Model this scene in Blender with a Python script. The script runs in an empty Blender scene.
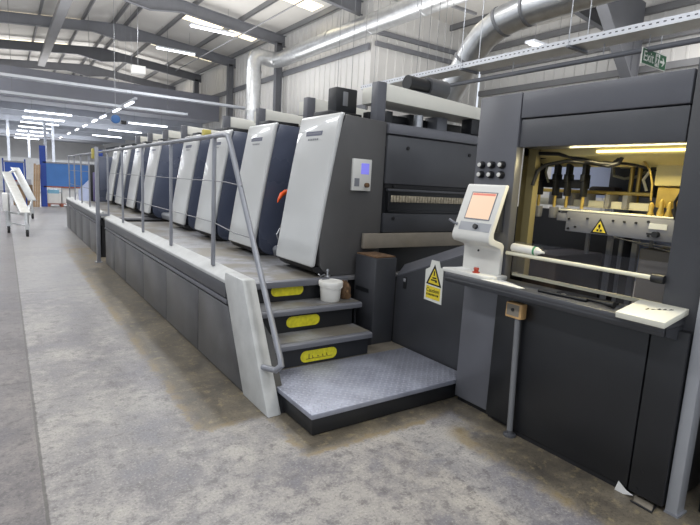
import bpy, bmesh, math, random
from mathutils import Vector, Matrix
random.seed(7)
SC = bpy.context.scene
COL = SC.collection
PI = math.pi
V = Vector

# ------------------------------------------------------------------ helpers
ROOT = {}

class MB:
    def __init__(self):
        self.bm = bmesh.new()
    def face(self, pts):
        return self.bm.faces.new([self.bm.verts.new(p) for p in pts])
    def prism(self, pts, axis, a, b):
        def P(p, c):
            if axis == 'x': return (c, p[0], p[1])
            if axis == 'y': return (p[0], c, p[1])
            return (p[0], p[1], c)
        lo = [self.bm.verts.new(P(p, a)) for p in pts]
        hi = [self.bm.verts.new(P(p, b)) for p in pts]
        n = len(pts)
        self.bm.faces.new(lo); self.bm.faces.new(hi[::-1])
        for i in range(n):
            j = (i + 1) % n
            self.bm.faces.new((lo[j], lo[i], hi[i], hi[j]))
        return self
    def box(self, x0, x1, y0, y1, z0, z1):
        return self.prism([(x0, y0), (x1, y0), (x1, y1), (x0, y1)], 'z', z0, z1)
    def obox(self, c, u, v, w):
        c, u, v, w = V(c), V(u), V(v), V(w)
        q = [self.bm.verts.new(c + a * u + b * v + d * w) for d in (-1, 1) for a, b in ((-1, -1), (1, -1), (1, 1), (-1, 1))]
        for f in ((3, 2, 1, 0), (4, 5, 6, 7), (0, 1, 5, 4), (1, 2, 6, 5), (2, 3, 7, 6), (3, 0, 4, 7)):
            self.bm.faces.new([q[i] for i in f])
        return self
    def plate(self, o, u, v, pts, t):
        """polygon pts in the frame o,u,v extruded by t along -(u x v) behind the plane"""
        o, u, v = V(o), V(u), V(v)
        n = u.cross(v).normalized()
        a = [self.bm.verts.new(o + u * p[0] + v * p[1]) for p in pts]
        b = [self.bm.verts.new(o + u * p[0] + v * p[1] - n * t) for p in pts]
        self.bm.faces.new(a); self.bm.faces.new(b[::-1])
        k = len(pts)
        for i in range(k):
            j = (i + 1) % k
            self.bm.faces.new((a[j], a[i], b[i], b[j]))
        return self
    def tube(self, pts, r, seg=10, cap=True):
        pts = [V(p) for p in pts]
        rs = r if isinstance(r, (list, tuple)) else [r] * len(pts)
        rings = []
        prev = None
        for i, p in enumerate(pts):
            if i == 0: d = pts[1] - p
            elif i == len(pts) - 1: d = p - pts[i - 1]
            else: d = (pts[i + 1] - p).normalized() + (p - pts[i - 1]).normalized()
            if d.length < 1e-6: d = V((0, 0, 1))
            d.normalize()
            if prev is None:
                a = V((0, 0, 1)) if abs(d.z) < .9 else V((1, 0, 0))
                u = d.cross(a).normalized()
            else:
                u = (prev - d * prev.dot(d)).normalized()
            prev = u
            w = d.cross(u)
            k = 1.0
            if 0 < i < len(pts) - 1:
                c = (pts[i + 1] - p).normalized().dot(d)
                k = 1 / max(c, .5)
            rings.append([self.bm.verts.new(p + (u * math.cos(t) + w * math.sin(t)) * rs[i] * (1 + (k - 1) * .5)) for t in [2 * PI * j / seg for j in range(seg)]])
        for A, B in zip(rings, rings[1:]):
            for j in range(seg):
                k = (j + 1) % seg
                self.bm.faces.new((A[j], A[k], B[k], B[j]))
        if cap:
            self.bm.faces.new(rings[0][::-1]); self.bm.faces.new(rings[-1])
        return self
    def cyl(self, p0, p1, r, seg=14, r2=None):
        return self.tube([p0, p1], [r, r if r2 is None else r2], seg)
    def lathe(self, c, prof, seg=24):
        c = V(c); rings = []
        for r, z in prof:
            rings.append([self.bm.verts.new(c + V((max(r, 1e-4) * math.cos(t), max(r, 1e-4) * math.sin(t), z))) for t in [2 * PI * j / seg for j in range(seg)]])
        for A, B in zip(rings, rings[1:]):
            for j in range(seg):
                k = (j + 1) % seg
                self.bm.faces.new((A[j], A[k], B[k], B[j]))
        self.bm.faces.new(rings[0][::-1]); self.bm.faces.new(rings[-1])
        return self
    def mesh(self, name, bevel=0, seg=2, smooth=40):
        bm = self.bm
        bmesh.ops.recalc_face_normals(bm, faces=bm.faces)
        if bevel:
            es = [e for e in bm.edges if len(e.link_faces) == 2 and e.calc_face_angle(0) > .5]
            bmesh.ops.bevel(bm, geom=es, offset=bevel, segments=seg, profile=.5, affect='EDGES', clamp_overlap=True)
        me = bpy.data.meshes.new(name)
        bm.to_mesh(me); bm.free()
        if smooth:
            for p in me.polygons: p.use_smooth = True
            me.set_sharp_from_angle(angle=math.radians(smooth))
        return me

def setp(o, label=None, cat=None, group=None, kind=None):
    if label: o['label'] = label
    if cat: o['category'] = cat
    if group: o['group'] = group
    if kind: o['kind'] = kind
    return o

def thing(name, label, cat, loc=(0, 0, 0), group=None):
    o = bpy.data.objects.new(name, None); COL.objects.link(o)
    o.empty_display_size = .1
    o.location = loc; ROOT[o.name] = V(loc)
    return setp(o, label, cat, group)

def part(mb, name, m, parent, bevel=0, label=None, kind=None, seg=2, smooth=40):
    top = parent
    while top.parent: top = top.parent
    off = ROOT[top.name]
    me = mb.mesh(name, bevel, seg, smooth) if isinstance(mb, MB) else mb
    me.transform(Matrix.Translation(-off))
    me.materials.append(m)
    o = bpy.data.objects.new(name, me); COL.objects.link(o); o.parent = parent
    return setp(o, label, None, None, kind)

def single(mb, name, m, label=None, cat=None, group=None, kind=None, bevel=0, seg=2, smooth=40):
    me = mb.mesh(name, bevel, seg, smooth)
    xs = [v.co for v in me.vertices]
    b = V(((min(p.x for p in xs) + max(p.x for p in xs)) / 2, (min(p.y for p in xs) + max(p.y for p in xs)) / 2, min(p.z for p in xs)))
    me.transform(Matrix.Translation(-b))
    me.materials.append(m)
    o = bpy.data.objects.new(name, me); o.location = b; COL.objects.link(o)
    ROOT[o.name] = b
    return setp(o, label, cat, group, kind)

def struct(mb, name, m, bevel=0, smooth=40):
    return single(mb, name, m, kind='structure', bevel=bevel, smooth=smooth)

def copy_tree(o, loc=None, label=None, parent=None):
    c = o.copy(); COL.objects.link(c)
    if parent is not None:
        c.parent = parent
    if loc is not None:
        c.location = loc; ROOT[c.name] = V(loc)
    if label: c['label'] = label
    for ch in list(o.children):
        if ch is not c: copy_tree(ch, None, None, c)
    return c

def text_mesh(s, size, o, u, v, depth=.0008, bold=0.0):
    """flat lettering s starting at o, running along u, height along v"""
    cu = bpy.data.curves.new('lettering', 'FONT'); cu.body = s; cu.size = size; cu.extrude = depth; cu.offset = bold
    cu.resolution_u = 4
    ob = bpy.data.objects.new('lettering', cu); COL.objects.link(ob)
    dg = bpy.context.evaluated_depsgraph_get()
    me = bpy.data.meshes.new_from_object(ob.evaluated_get(dg))
    bpy.data.objects.remove(ob); bpy.data.curves.remove(cu)
    me.materials.clear()
    u = V(u).normalized(); v = V(v).normalized(); n = u.cross(v)
    me.transform(Matrix(((u.x, v.x, n.x, o[0]), (u.y, v.y, n.y, o[1]), (u.z, v.z, n.z, o[2]), (0, 0, 0, 1))))
    return me

# ------------------------------------------------------------------ materials
def lin(c):
    return tuple(((x / 255) / 12.92 if x / 255 <= .04045 else ((x / 255 + .055) / 1.055) ** 2.4) for x in c) + (1,)

class NT:
    def __init__(self, name):
        self.m = bpy.data.materials.new(name); self.m.use_nodes = True
        self.t = self.m.node_tree; self.n = self.t.nodes
        self.b = self.n['Principled BSDF']
    def new(self, typ, **kw):
        n = self.n.new(typ)
        for k, x in kw.items():
            if k in n.inputs and not hasattr(type(n), k): n.inputs[k].default_value = x
            else: setattr(n, k, x)
        return n
    def link(self, a, b): self.t.links.new(a, b)
    def val(self, sock, x):
        if hasattr(x, 'is_output'): self.link(x, sock)
        else: sock.default_value = x
    def math(self, op, a, b=None, c=None, clamp=False):
        n = self.n.new('ShaderNodeMath'); n.operation = op; n.use_clamp = clamp
        for i, x in enumerate((a, b, c)):
            if x is not None: self.val(n.inputs[i], x)
        return n.outputs[0]
    def mix(self, f, a, b, mode='MIX'):
        n = self.n.new('ShaderNodeMix'); n.data_type = 'RGBA'; n.blend_type = mode
        self.val(n.inputs[0], f); self.val(n.inputs[6], a); self.val(n.inputs[7], b)
        return n.outputs[2]
    def ramp(self, f, stops):
        n = self.n.new('ShaderNodeValToRGB')
        e = n.color_ramp.elements
        e[0].position, e[0].color = stops[0]; e[1].position, e[1].color = stops[1]
        for p, c in stops[2:]:
            x = e.new(p); x.color = c
        self.link(f, n.inputs[0]); return n.outputs[0]
    def noise(self, vec, scale, detail=4, rough=.55, dist=0):
        n = self.n.new('ShaderNodeTexNoise'); n.inputs['Scale'].default_value = scale
        n.inputs['Detail'].default_value = detail; n.inputs['Roughness'].default_value = rough; n.inputs['Distortion'].default_value = dist
        self.link(vec, n.inputs['Vector']); return n.outputs[0]
    def smooth(self, x, a, b):
        n = self.n.new('ShaderNodeMapRange'); n.interpolation_type = 'SMOOTHSTEP'
        self.val(n.inputs[0], x); n.inputs[1].default_value = a; n.inputs[2].default_value = b
        return n.outputs[0]

def mat(name, rgb, rough=.5, metal=0, var=.12, scale=6, bump=0, bscale=60, spec=.5, emit=None, estr=0, alpha=None, trans=None, coat=0):
    N = NT(name); b = N.b
    b.inputs['Roughness'].default_value = rough; b.inputs['Metallic'].default_value = metal
    b.inputs['Specular IOR Level'].default_value = spec
    if coat: b.inputs['Coat Weight'].default_value = coat
    c = lin(rgb)
    tc = N.new('ShaderNodeTexCoord').outputs['Object']
    if var:
        f = N.noise(tc, scale, 5)
        lo = tuple(max(0, x * (1 - var)) for x in c[:3]) + (1,); hi = tuple(min(1, x * (1 + var)) for x in c[:3]) + (1,)
        N.link(N.ramp(f, [(.3, lo), (.7, hi)]), b.inputs['Base Color'])
        rr = N.new('ShaderNodeMapRange'); N.link(f, rr.inputs[0]); rr.inputs[3].default_value = rough * .85; rr.inputs[4].default_value = min(1, rough * 1.15)
        N.link(rr.outputs[0], b.inputs['Roughness'])
    else:
        b.inputs['Base Color'].default_value = c
    if bump:
        bn = N.new('ShaderNodeBump'); bn.inputs['Strength'].default_value = bump; bn.inputs['Distance'].default_value = .01
        N.link(N.noise(tc, bscale, 3), bn.inputs['Height']); N.link(bn.outputs[0], b.inputs['Normal'])
    if emit:
        b.inputs['Emission Color'].default_value = lin(emit); b.inputs['Emission Strength'].default_value = estr
    if trans: b.inputs['Transmission Weight'].default_value = trans
    if alpha is not None: b.inputs['Alpha'].default_value = alpha
    return N.m

M = {}
M['charcoal'] = mat('charcoal_paint', (74, 75, 79), .38, 0, .10, 3, .05, 120)
M['charcoal_low'] = mat('charcoal_panel_paint', (58, 59, 63), .42, 0, .12, 3, .05, 120)
M['slate'] = mat('slate_paint', (92, 93, 99), .35, 0, .06, 3, .04, 120)
M['grey'] = mat('mid_grey_paint', (104, 105, 111), .35, 0, .06, 3)
M['black'] = mat('black_paint', (27, 28, 31), .4, 0, .15, 4)
M['dark'] = mat('dark_recess', (24, 24, 27), .55, 0, .2, 5)
M['navy'] = mat('glossy_dark_navy_panel', (78, 84, 102), .28, 0, .08, 1.5, spec=.6)
M['shell'] = mat('light_grey_shell_paint', (190, 191, 190), .3, 0, .04, 1.2, coat=.3)
M['shell_edge'] = mat('shell_side_paint', (150, 152, 157), .3, 0, .04, 2)
M['white'] = mat('white_paint', (222, 222, 220), .4, 0, .05, 5)
M['curb'] = mat('worn_white_curb_paint', (176, 177, 176), .45, 0, .10, 8, .1, 80)
M['cream'] = mat('console_cream_plastic', (208, 207, 202), .42, 0, .03, 5)
M['steel'] = mat('brushed_steel', (176, 178, 182), .35, .9, .10, 20)
M['rail'] = mat('painted_rail_grey', (138, 140, 147), .35, .3, .08, 10)
M['galv'] = mat('galvanised_duct', (196, 198, 200), .32, .85, .10, 7, .15, 14)
M['alu'] = mat('aluminium_tube', (205, 207, 208), .35, .6, .08, 12)
M['kick'] = mat('scuffed_kick_panel', (80, 80, 82), .34, .25, .30, 4, .08, 60)
M['roof'] = mat('roof_sheet_white', (204, 202, 198), .6, 0, .06, .6)
M['rafter'] = mat('steel_frame_grey_paint', (112, 114, 120), .5, 0, .08, 2)
M['girt'] = mat('purlin_grey', (122, 123, 126), .5, .2, .08, 2)
M['bulk'] = mat('bulkhead_sheet_grey', (122, 124, 134), .55, 0, .06, .8)
M['wall'] = mat('cladding_cream', (208, 207, 205), .55, 0, .05, .8)
M['ltcol'] = mat('white_column_paint', (190, 194, 202), .5, 0, .05, 3)
M['yellow'] = mat('worn_yellow_sticker', (205, 196, 40), .45, 0, .18, 30)
M['signyel'] = mat('sign_yellow', (226, 204, 60), .4, 0, .03, 10)
M['signwhite'] = mat('sign_white', (220, 220, 212), .4, 0, .04, 10)
M['ink'] = mat('sign_black_print', (28, 28, 26), .5, 0, .05, 10)
M['inkgrey'] = mat('faded_grey_print', (120, 122, 128), .5, 0, .05, 10)
M['green'] = mat('exit_sign_green', (36, 92, 58), .4, 0, .04, 10)
M['plastic'] = mat('bucket_plastic', (226, 224, 218), .35, 0, .03, 8)
M['rag'] = mat('brown_rag_cloth', (96, 72, 50), .9, 0, .5, 25, .5, 40)
M['wood'] = mat('pale_brown_box', (196, 158, 106), .55, 0, .12, 20)
M['timber'] = mat('timber_planks', (168, 140, 108), .7, 0, .2, 6)
M['pallet'] = mat('red_brown_pallet_wood', (150, 86, 66), .7, 0, .2, 8)
M['blue'] = mat('rack_blue_paint', (34, 66, 150), .45, 0, .1, 3)
M['bluepanel'] = mat('blue_panel', (66, 116, 182), .5, 0, .08, 2)
M['darkblue'] = mat('dark_blue_board', (40, 80, 168), .5, 0, .08, 2)
M['boxwhite'] = mat('white_carton', (214, 214, 212), .6, 0, .05, 4)
M['ltblue'] = mat('pale_blue_carton', (128, 178, 204), .6, 0, .06, 4)
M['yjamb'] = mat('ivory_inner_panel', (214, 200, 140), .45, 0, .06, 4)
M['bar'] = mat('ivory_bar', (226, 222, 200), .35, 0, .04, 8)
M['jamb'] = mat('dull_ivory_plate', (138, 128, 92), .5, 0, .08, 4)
M['beam'] = mat('inner_beam_grey', (130, 130, 133), .35, 0, .05, 5)
M['brass'] = mat('brassy_fittings', (186, 160, 84), .35, .5, .15, 12)
M['hose'] = mat('black_rubber_hose', (22, 22, 23), .45, 0, .15, 20)
M['hosegrey'] = mat('grey_hose', (150, 146, 120), .45, 0, .1, 20)
M['rubber'] = mat('caster_rubber', (36, 36, 38), .6, 0, .1, 20)
M['red'] = mat('red_button', (168, 60, 40), .35, 0, .05, 20)
M['orange'] = mat('orange_reflection_colour', (240, 92, 26), .4, 0, .1, 20)
M['plinth'] = mat('plinth_beige', (126, 119, 108), .5, 0, .12, 6)
M['grille'] = mat('beige_chain_links', (170, 160, 140), .5, .2, .35, 40)
def perforated():
    N = NT('perforated_galvanised'); b = N.b
    pos = N.new('ShaderNodeNewGeometry').outputs['Position']
    s_ = N.new('ShaderNodeSeparateXYZ'); N.link(pos, s_.inputs[0])
    fy = N.math('FRACT', N.math('MULTIPLY', s_.outputs[1], 18.0))
    hole = N.math('MULTIPLY', N.math('LESS_THAN', fy, .42), N.math('LESS_THAN', N.math('ABSOLUTE', N.math('SUBTRACT', s_.outputs[2], 3.018)), .005))
    N.link(N.mix(hole, lin((205, 207, 212)), lin((60, 62, 66))), b.inputs['Base Color'])
    b.inputs['Metallic'].default_value = .5; b.inputs['Roughness'].default_value = .35
    return N.m
M['perf'] = perforated()
M['farceil'] = mat('far_ceiling_sheet', (168, 170, 178), .6, 0, .05, 1)
M['olive'] = mat('worn_olive_print', (120, 110, 40), .5, 0, .3, 30)
M['pile'] = mat('dark_brown_board', (48, 38, 34), .6, 0, .2, 8)
M['sensor'] = mat('faded_yellow_box', (196, 182, 96), .5, 0, .06, 10)
M['deck'] = None
M['bluereel'] = mat('blue_reel', (58, 104, 162), .45, 0, .08, 5)
M['tube'] = mat('lamp_tube_white', (255, 255, 255), .3, 0, 0, emit=(240, 246, 255), estr=5.5)
M['tubewarm'] = mat('warm_lamp_tube', (255, 250, 220), .3, 0, 0, emit=(255, 240, 170), estr=2.6)
M['sky'] = mat('translucent_rooflight', (250, 240, 215), .4, 0, 0, emit=(255, 240, 205), estr=1.5)
M['scrwarm'] = mat('lit_screen_peach', (90, 80, 70), .3, 0, 0, emit=(255, 216, 184), estr=.85)
M['scrred'] = mat('lit_screen_header', (90, 50, 44), .3, 0, 0, emit=(236, 132, 112), estr=.8)
M['scrblue'] = mat('lit_screen_violet', (60, 60, 90), .3, 0, 0, emit=(142, 140, 250), estr=.8)
M['paleblue'] = mat('pale_blue_panel', (186, 196, 226), .4, 0, .05, 3)

def acrylic():
    N = NT('clear_acrylic')
    n = N.n; t = N.t
    n.remove(N.b)
    out = n['Material Output']
    tr = n.new('ShaderNodeBsdfTransparent'); gl = n.new('ShaderNodeBsdfGlossy'); gl.inputs['Roughness'].default_value = .05
    tr.inputs[0].default_value = (.9, .91, .95, 1)
    fr = n.new('ShaderNodeFresnel'); fr.inputs[0].default_value = 1.45
    mx = n.new('ShaderNodeMixShader')
    t.links.new(fr.outputs[0], mx.inputs[0]); t.links.new(tr.outputs[0], mx.inputs[1]); t.links.new(gl.outputs[0], mx.inputs[2])
    t.links.new(mx.outputs[0], out.inputs[0])
    return N.m
M['acrylic'] = acrylic()

def checker_plate(name, rgb, metal, rough, strength):
    N = NT(name); b = N.b
    pos = N.new('ShaderNodeNewGeometry').outputs['Position']
    sx = N.new('ShaderNodeSeparateXYZ'); N.link(pos, sx.inputs[0])
    X, Y = sx.outputs[0], sx.outputs[1]
    S = 24.0
    u = N.math('MULTIPLY', N.math('ADD', X, Y), S * .7071); v = N.math('MULTIPLY', N.math('SUBTRACT', X, Y), S * .7071)
    par = N.math('FLOORED_MODULO', N.math('ADD', N.math('FLOOR', u), N.math('FLOOR', v)), 2.0)
    fu = N.math('ABSOLUTE', N.math('SUBTRACT', N.math('FRACT', u), .5)); fv = N.math('ABSOLUTE', N.math('SUBTRACT', N.math('FRACT', v), .5))
    def lens(a, c):   # long along a
        return N.math('SUBTRACT', 1.0, N.math('ADD', N.math('POWER', N.math('MULTIPLY', a, 2.1), 2.0), N.math('POWER', N.math('MULTIPLY', c, 5.0), 2.0)), clamp=True)
    A = lens(fu, fv); B = lens(fv, fu)
    h = N.math('ADD', N.math('MULTIPLY', A, par), N.math('MULTIPLY', B, N.math('SUBTRACT', 1.0, par)))
    h = N.math('POWER', h, .5)
    nz = N.new('ShaderNodeSeparateXYZ'); N.link(N.new('ShaderNodeNewGeometry').outputs['True Normal'], nz.inputs[0])
    h = N.math('MULTIPLY', h, N.math('GREATER_THAN', nz.outputs[2], .9))
    bn = N.new('ShaderNodeBump'); bn.inputs['Strength'].default_value = strength; bn.inputs['Distance'].default_value = .004
    N.link(h, bn.inputs['Height']); N.link(bn.outputs[0], b.inputs['Normal'])
    c = lin(rgb); f = N.noise(pos, 5, 6, .6)
    dirt = N.ramp(f, [(.3, tuple(x * .72 for x in c[:3]) + (1,)), (.68, tuple(min(1, x * 1.12) for x in c[:3]) + (1,))])
    N.link(N.mix(N.math('MULTIPLY', h, .55), dirt, tuple(min(1, x * 1.35) for x in c[:3]) + (1,)), b.inputs['Base Color'])
    b.inputs['Metallic'].default_value = metal; b.inputs['Roughness'].default_value = rough
    return N.m
M['checker'] = checker_plate('checker_plate', (150, 153, 166), .3, .46, 1.0)

def worn_tread():
    N = NT('worn_tread_plate'); b = N.b
    pos = N.new('ShaderNodeNewGeometry').outputs['Position']
    f = N.noise(pos, 7, 6, .65); g = N.noise(pos, 2.2, 3)
    a = N.ramp(f, [(.3, lin((108, 107, 106))), (.7, lin((150, 151, 157)))])
    N.link(N.mix(N.smooth(g, .42, .62), a, lin((114, 109, 100))), b.inputs['Base Color'])
    b.inputs['Metallic'].default_value = .25; b.inputs['Roughness'].default_value = .42
    bn = N.new('ShaderNodeBump'); bn.inputs['Strength'].default_value = .25; bn.inputs['Distance'].default_value = .004
    N.link(N.noise(pos, 90, 2), bn.inputs['Height']); N.link(bn.outputs[0], b.inputs['Normal'])
    return N.m
M['deck'] = worn_tread()

def floor_mat():
    N = NT('worn_concrete'); b = N.b
    pos = N.new('ShaderNodeNewGeometry').outputs['Position']
    s = N.new('ShaderNodeSeparateXYZ'); N.link(pos, s.inputs[0]); X, Y = s.outputs[0], s.outputs[1]
    n1 = N.noise(pos, .8, 6, .6, .3); n2 = N.noise(pos, 2.4, 9, .72, .25); n3 = N.noise(pos, 12, 7, .75, .2); n4 = N.noise(pos, 70, 3, .7)
    dx = N.math('SUBTRACT', X, 1.6); dy = N.math('SUBTRACT', Y, 1.5)
    wear = N.math('SUBTRACT', 1.0, N.smooth(N.math('SQRT', N.math('ADD', N.math('MULTIPLY', dx, dx), N.math('MULTIPLY', dy, dy))), .5, 1.9))
    base = N.ramp(n1, [(.38, lin((110, 107, 110))), (.62, lin((144, 141, 138)))])
    lightf = N.smooth(N.math('ADD', N.math('ADD', n2, N.math('MULTIPLY', wear, .06)), N.math('MULTIPLY', N.math('SUBTRACT', n3, .5), .55)), .46, .68)
    base = N.mix(N.math('MULTIPLY', lightf, .5), base, lin((178, 173, 164)))
    base = N.mix(N.math('MULTIPLY', N.smooth(n2, .47, .36), .6), base, lin((108, 107, 114)))
    base = N.mix(N.math('MULTIPLY', N.smooth(n3, .48, .36), .6), base, lin((90, 86, 86)))
    base = N.mix(N.math('MULTIPLY', N.smooth(n4, .46, .34), .5), base, lin((80, 76, 73)))
    base = N.mix(N.math('MULTIPLY', N.smooth(n4, .55, .68), .4), base, lin((190, 186, 176)))
    # smoother, greyer slab further along the aisle
    far = N.smooth(Y, 4.5, 9)
    base = N.mix(N.math('MULTIPLY', far, .5), base, lin((136, 136, 139)))
    # darker brown strip of floor along the machine's foot
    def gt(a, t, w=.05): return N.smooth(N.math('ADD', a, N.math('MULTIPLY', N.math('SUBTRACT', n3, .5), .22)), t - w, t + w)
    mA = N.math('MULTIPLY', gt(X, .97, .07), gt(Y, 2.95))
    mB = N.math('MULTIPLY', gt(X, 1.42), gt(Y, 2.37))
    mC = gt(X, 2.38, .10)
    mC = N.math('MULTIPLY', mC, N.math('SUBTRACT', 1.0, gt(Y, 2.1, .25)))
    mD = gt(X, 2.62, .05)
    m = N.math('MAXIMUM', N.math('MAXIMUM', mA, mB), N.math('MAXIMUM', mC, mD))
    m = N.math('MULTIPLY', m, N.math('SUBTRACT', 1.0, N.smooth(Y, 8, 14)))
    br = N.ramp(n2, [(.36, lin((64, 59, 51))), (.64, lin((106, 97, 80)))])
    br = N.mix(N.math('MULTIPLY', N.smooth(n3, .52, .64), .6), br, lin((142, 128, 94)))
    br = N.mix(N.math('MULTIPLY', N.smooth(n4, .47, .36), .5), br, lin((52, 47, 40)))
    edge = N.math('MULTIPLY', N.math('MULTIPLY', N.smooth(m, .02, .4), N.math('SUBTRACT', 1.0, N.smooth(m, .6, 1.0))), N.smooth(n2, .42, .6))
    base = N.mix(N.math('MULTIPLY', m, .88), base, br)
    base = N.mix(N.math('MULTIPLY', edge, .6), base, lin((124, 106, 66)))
    # a darker slab to the left of the construction joint
    left = N.smooth(X, .10, .085)
    base = N.mix(N.math('MULTIPLY', left, .75), base, N.mix(1.0, base, lin((180, 174, 178)), 'MULTIPLY'))
    def joint(a, c, w): return N.math('SUBTRACT', 1.0, N.smooth(N.math('ABSOLUTE', N.math('SUBTRACT', N.math('ADD', a, N.math('MULTIPLY', N.math('SUBTRACT', n3, .5), .02)), c)), w * .4, w))
    j = joint(X, .10, .012)
    for yy in (7.5, 11.8, 16.0): j = N.math('MAXIMUM', j, N.math('MULTIPLY', joint(Y, yy, .015), .6))
    j = N.math('MAXIMUM', j, N.math('MULTIPLY', N.math('MULTIPLY', joint(Y, 4.29, .012), left), .8))
    base = N.mix(N.math('MULTIPLY', j, .75), base, lin((66, 62, 60)))
    N.link(base, b.inputs['Base Color'])
    rr = N.new('ShaderNodeMapRange'); N.link(n2, rr.inputs[0]); rr.inputs[3].default_value = .30; rr.inputs[4].default_value = .55
    N.link(rr.outputs[0], b.inputs['Roughness'])
    bn = N.new('ShaderNodeBump'); bn.inputs['Strength'].default_value = .12; bn.inputs['Distance'].default_value = .01
    N.link(N.math('ADD', n3, N.math('MULTIPLY', n4, .5)), bn.inputs['Height']); N.link(bn.outputs[0], b.inputs['Normal'])
    return N.m
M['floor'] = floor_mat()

# ------------------------------------------------------------------ setting
XW, XR, YB = 9.9, 15.0, 13.7        # far wall, near recessed wall, step between them
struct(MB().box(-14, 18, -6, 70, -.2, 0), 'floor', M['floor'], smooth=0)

def corrugated(p, q, z0, z1, normal, pitch=.36, depth=.032):
    """trapezoidal cladding sheet from p to q (xy), facing normal"""
    p, q, n = V((p[0], p[1], 0)), V((q[0], q[1], 0)), V((normal[0], normal[1], 0))
    L = (q - p).length; d = (q - p) / L
    mb = MB(); pts = []
    k = int(L / pitch)
    for i in range(k + 1):
        for f, h in ((0, 0), (.74, 0), (.80, 1), (.94, 1)):
            s = (i + f) * pitch
            if s <= L: pts.append(p + d * s + n * depth * h)
    back = [a - n * 0 for a in pts]
    lo = [mb.bm.verts.new(V((a.x, a.y, z0))) for a in pts]; hi = [mb.bm.verts.new(V((a.x, a.y, z1))) for a in pts]
    for i in range(len(pts) - 1): mb.bm.faces.new((lo[i], lo[i + 1], hi[i + 1], hi[i]))
    # thickness behind the sheet
    e0, e1 = p - n * .06, q - n * .06
    b = [mb.bm.verts.new((e.x, e.y, z)) for e, z in ((e0, z0), (e1, z0), (e1, z1), (e0, z1))]
    mb.bm.faces.new(b)
    return mb
struct(corrugated((XW, YB), (XW, 66), 0, 7.55, (-1, 0)), 'wall_right', M['wall'], smooth=0)
struct(corrugated((XW, YB), (XR, YB), 0, 7.55, (0, -1)), 'wall_return', M['wall'], smooth=0)
struct(corrugated((XR, -6), (XR, YB), 0, 7.2, (-1, 0)), 'wall_near', M['wall'], smooth=0)
struct(MB().box(-14, 10, 66, 66.2, 0, 4.6), 'wall_far', M['wall'], smooth=0)

# pitched roof: sheets with rooflight openings left as separate panels below
RX, RZ, SL = 4.55, 8.22, .10
def roofz(x): return RZ - SL * abs(x - RX)
mb = MB()
mb.prism([(RX, RZ), (XR + .3, roofz(XR + .3)), (XR + .3, roofz(XR + .3) + .08), (RX, RZ + .08)], 'y', -6, 66)
mb.prism([(RX, RZ), (RX, RZ + .08), (-14, roofz(-14) + .08), (-14, roofz(-14))], 'y', -6, 66)
struct(mb, 'ceiling', M['roof'], smooth=0)
rafters = [-1.8, 3.6, 8.95, 14.36, 19.8, 25.24, 30.67, 36.1]
for i, y in enumerate(rafters):
    xr = XR if y < YB else XW
    for s, xe in ((1, xr), (-1, -13.5)):
        mb = MB(); w = .085; D = .40
        x0 = RX; x1 = xe
        def top(x): return roofz(x) - .20
        # I-section: web + two flanges, haunched at the ridge
        mb.prism([(x0, top(x0)), (x1, top(x1)), (x1, top(x1) - D), (x0 + s * 1.1, top(x0 + s * 1.1) - D), (x0, top(x0) - D - .28)], 'y', y - .012, y + .012)
        mb.prism([(x0, top(x0)), (x1, top(x1)), (x1, top(x1) - .02), (x0, top(x0) - .02)], 'y', y - w, y + w)
        mb.prism([(x1, top(x1) - D), (x0 + s * 1.1, top(x0 + s * 1.1) - D), (x0 + s * 1.1, top(x0 + s * 1.1) - D - .02), (x1, top(x1) - D - .02)], 'y', y - w, y + w)
        mb.prism([(x0 + s * 1.1, top(x0 + s * 1.1) - D), (x0, top(x0) - D - .28), (x0, top(x0) - D - .30), (x0 + s * 1.1, top(x0 + s * 1.1) - D - .02)], 'y', y - w, y + w)
        struct(mb, 'trim_rafter', M['rafter'], smooth=0)
for k, x in enumerate([-11, -9.2, -7.4, -5.6, -3.8, -2.0, -.2, 1.5, 3.1, 4.3, 4.8, 6.2, 8.0, 9.7, 11.5, 13.3]):
    z = roofz(x)
    mb = MB(); mb.box(x - .03, x + .03, -6, 66 if x < XW else YB, z - .20, z - .185).box(x - .03, x - .022, -6, 66 if x < XW else YB, z - .20, z - .001)
    struct(mb, 'trim_purlin', M['girt'], smooth=0)
# rooflights: one strip per bay on each slope
n = 0
for k in range(5):
    for xa, xb, y in ((-9.0, 3.1, 9.65 + 5.44 * k), (6.2, 9.5, 10.7 + 5.44 * k)):
        n += 1
        mb = MB(); mb.prism([(xa, roofz(xa) - .012), (xb, roofz(xb) - .012), (xb, roofz(xb) - .004), (xa, roofz(xa) - .004)], 'y', y, y + .8)
        struct(mb, 'window_%d' % n, M['sky'], smooth=0)
# girts on the walls and columns
for z in (5.98, 4.1):
    struct(MB().box(XW - .13, XW - .05, YB, 64, z - .1, z + .1), 'trim_girt', M['rafter'], smooth=0)
for z in (6.45, 6.1):
    struct(MB().box(XW + .1, XR - .1, YB - .14, YB - .05, z - .07, z + .07), 'trim_girt', M['rafter'], smooth=0)
for z in (6.75, 6.0, 5.2, 4.2):
    struct(MB().box(XR - .2, XR - .06, -5.5, YB - .2, z - .09, z + .09), 'trim_girt', M['girt'], smooth=0)
def column(x, y, z1, m, d=.2):
    mb = MB(); mb.box(x - d, x + d, y - .012, y + .012, 0, z1).box(x - d, x - d + .025, y - .11, y + .11, 0, z1).box(x + d - .025, x + d, y - .11, y + .11, 0, z1)
    struct(mb, 'trim_column', m, smooth=0)
for y in (19.8, 25.24, 30.67): column(XW - .30, y, 7.2, M['rafter'], .14)
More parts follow.
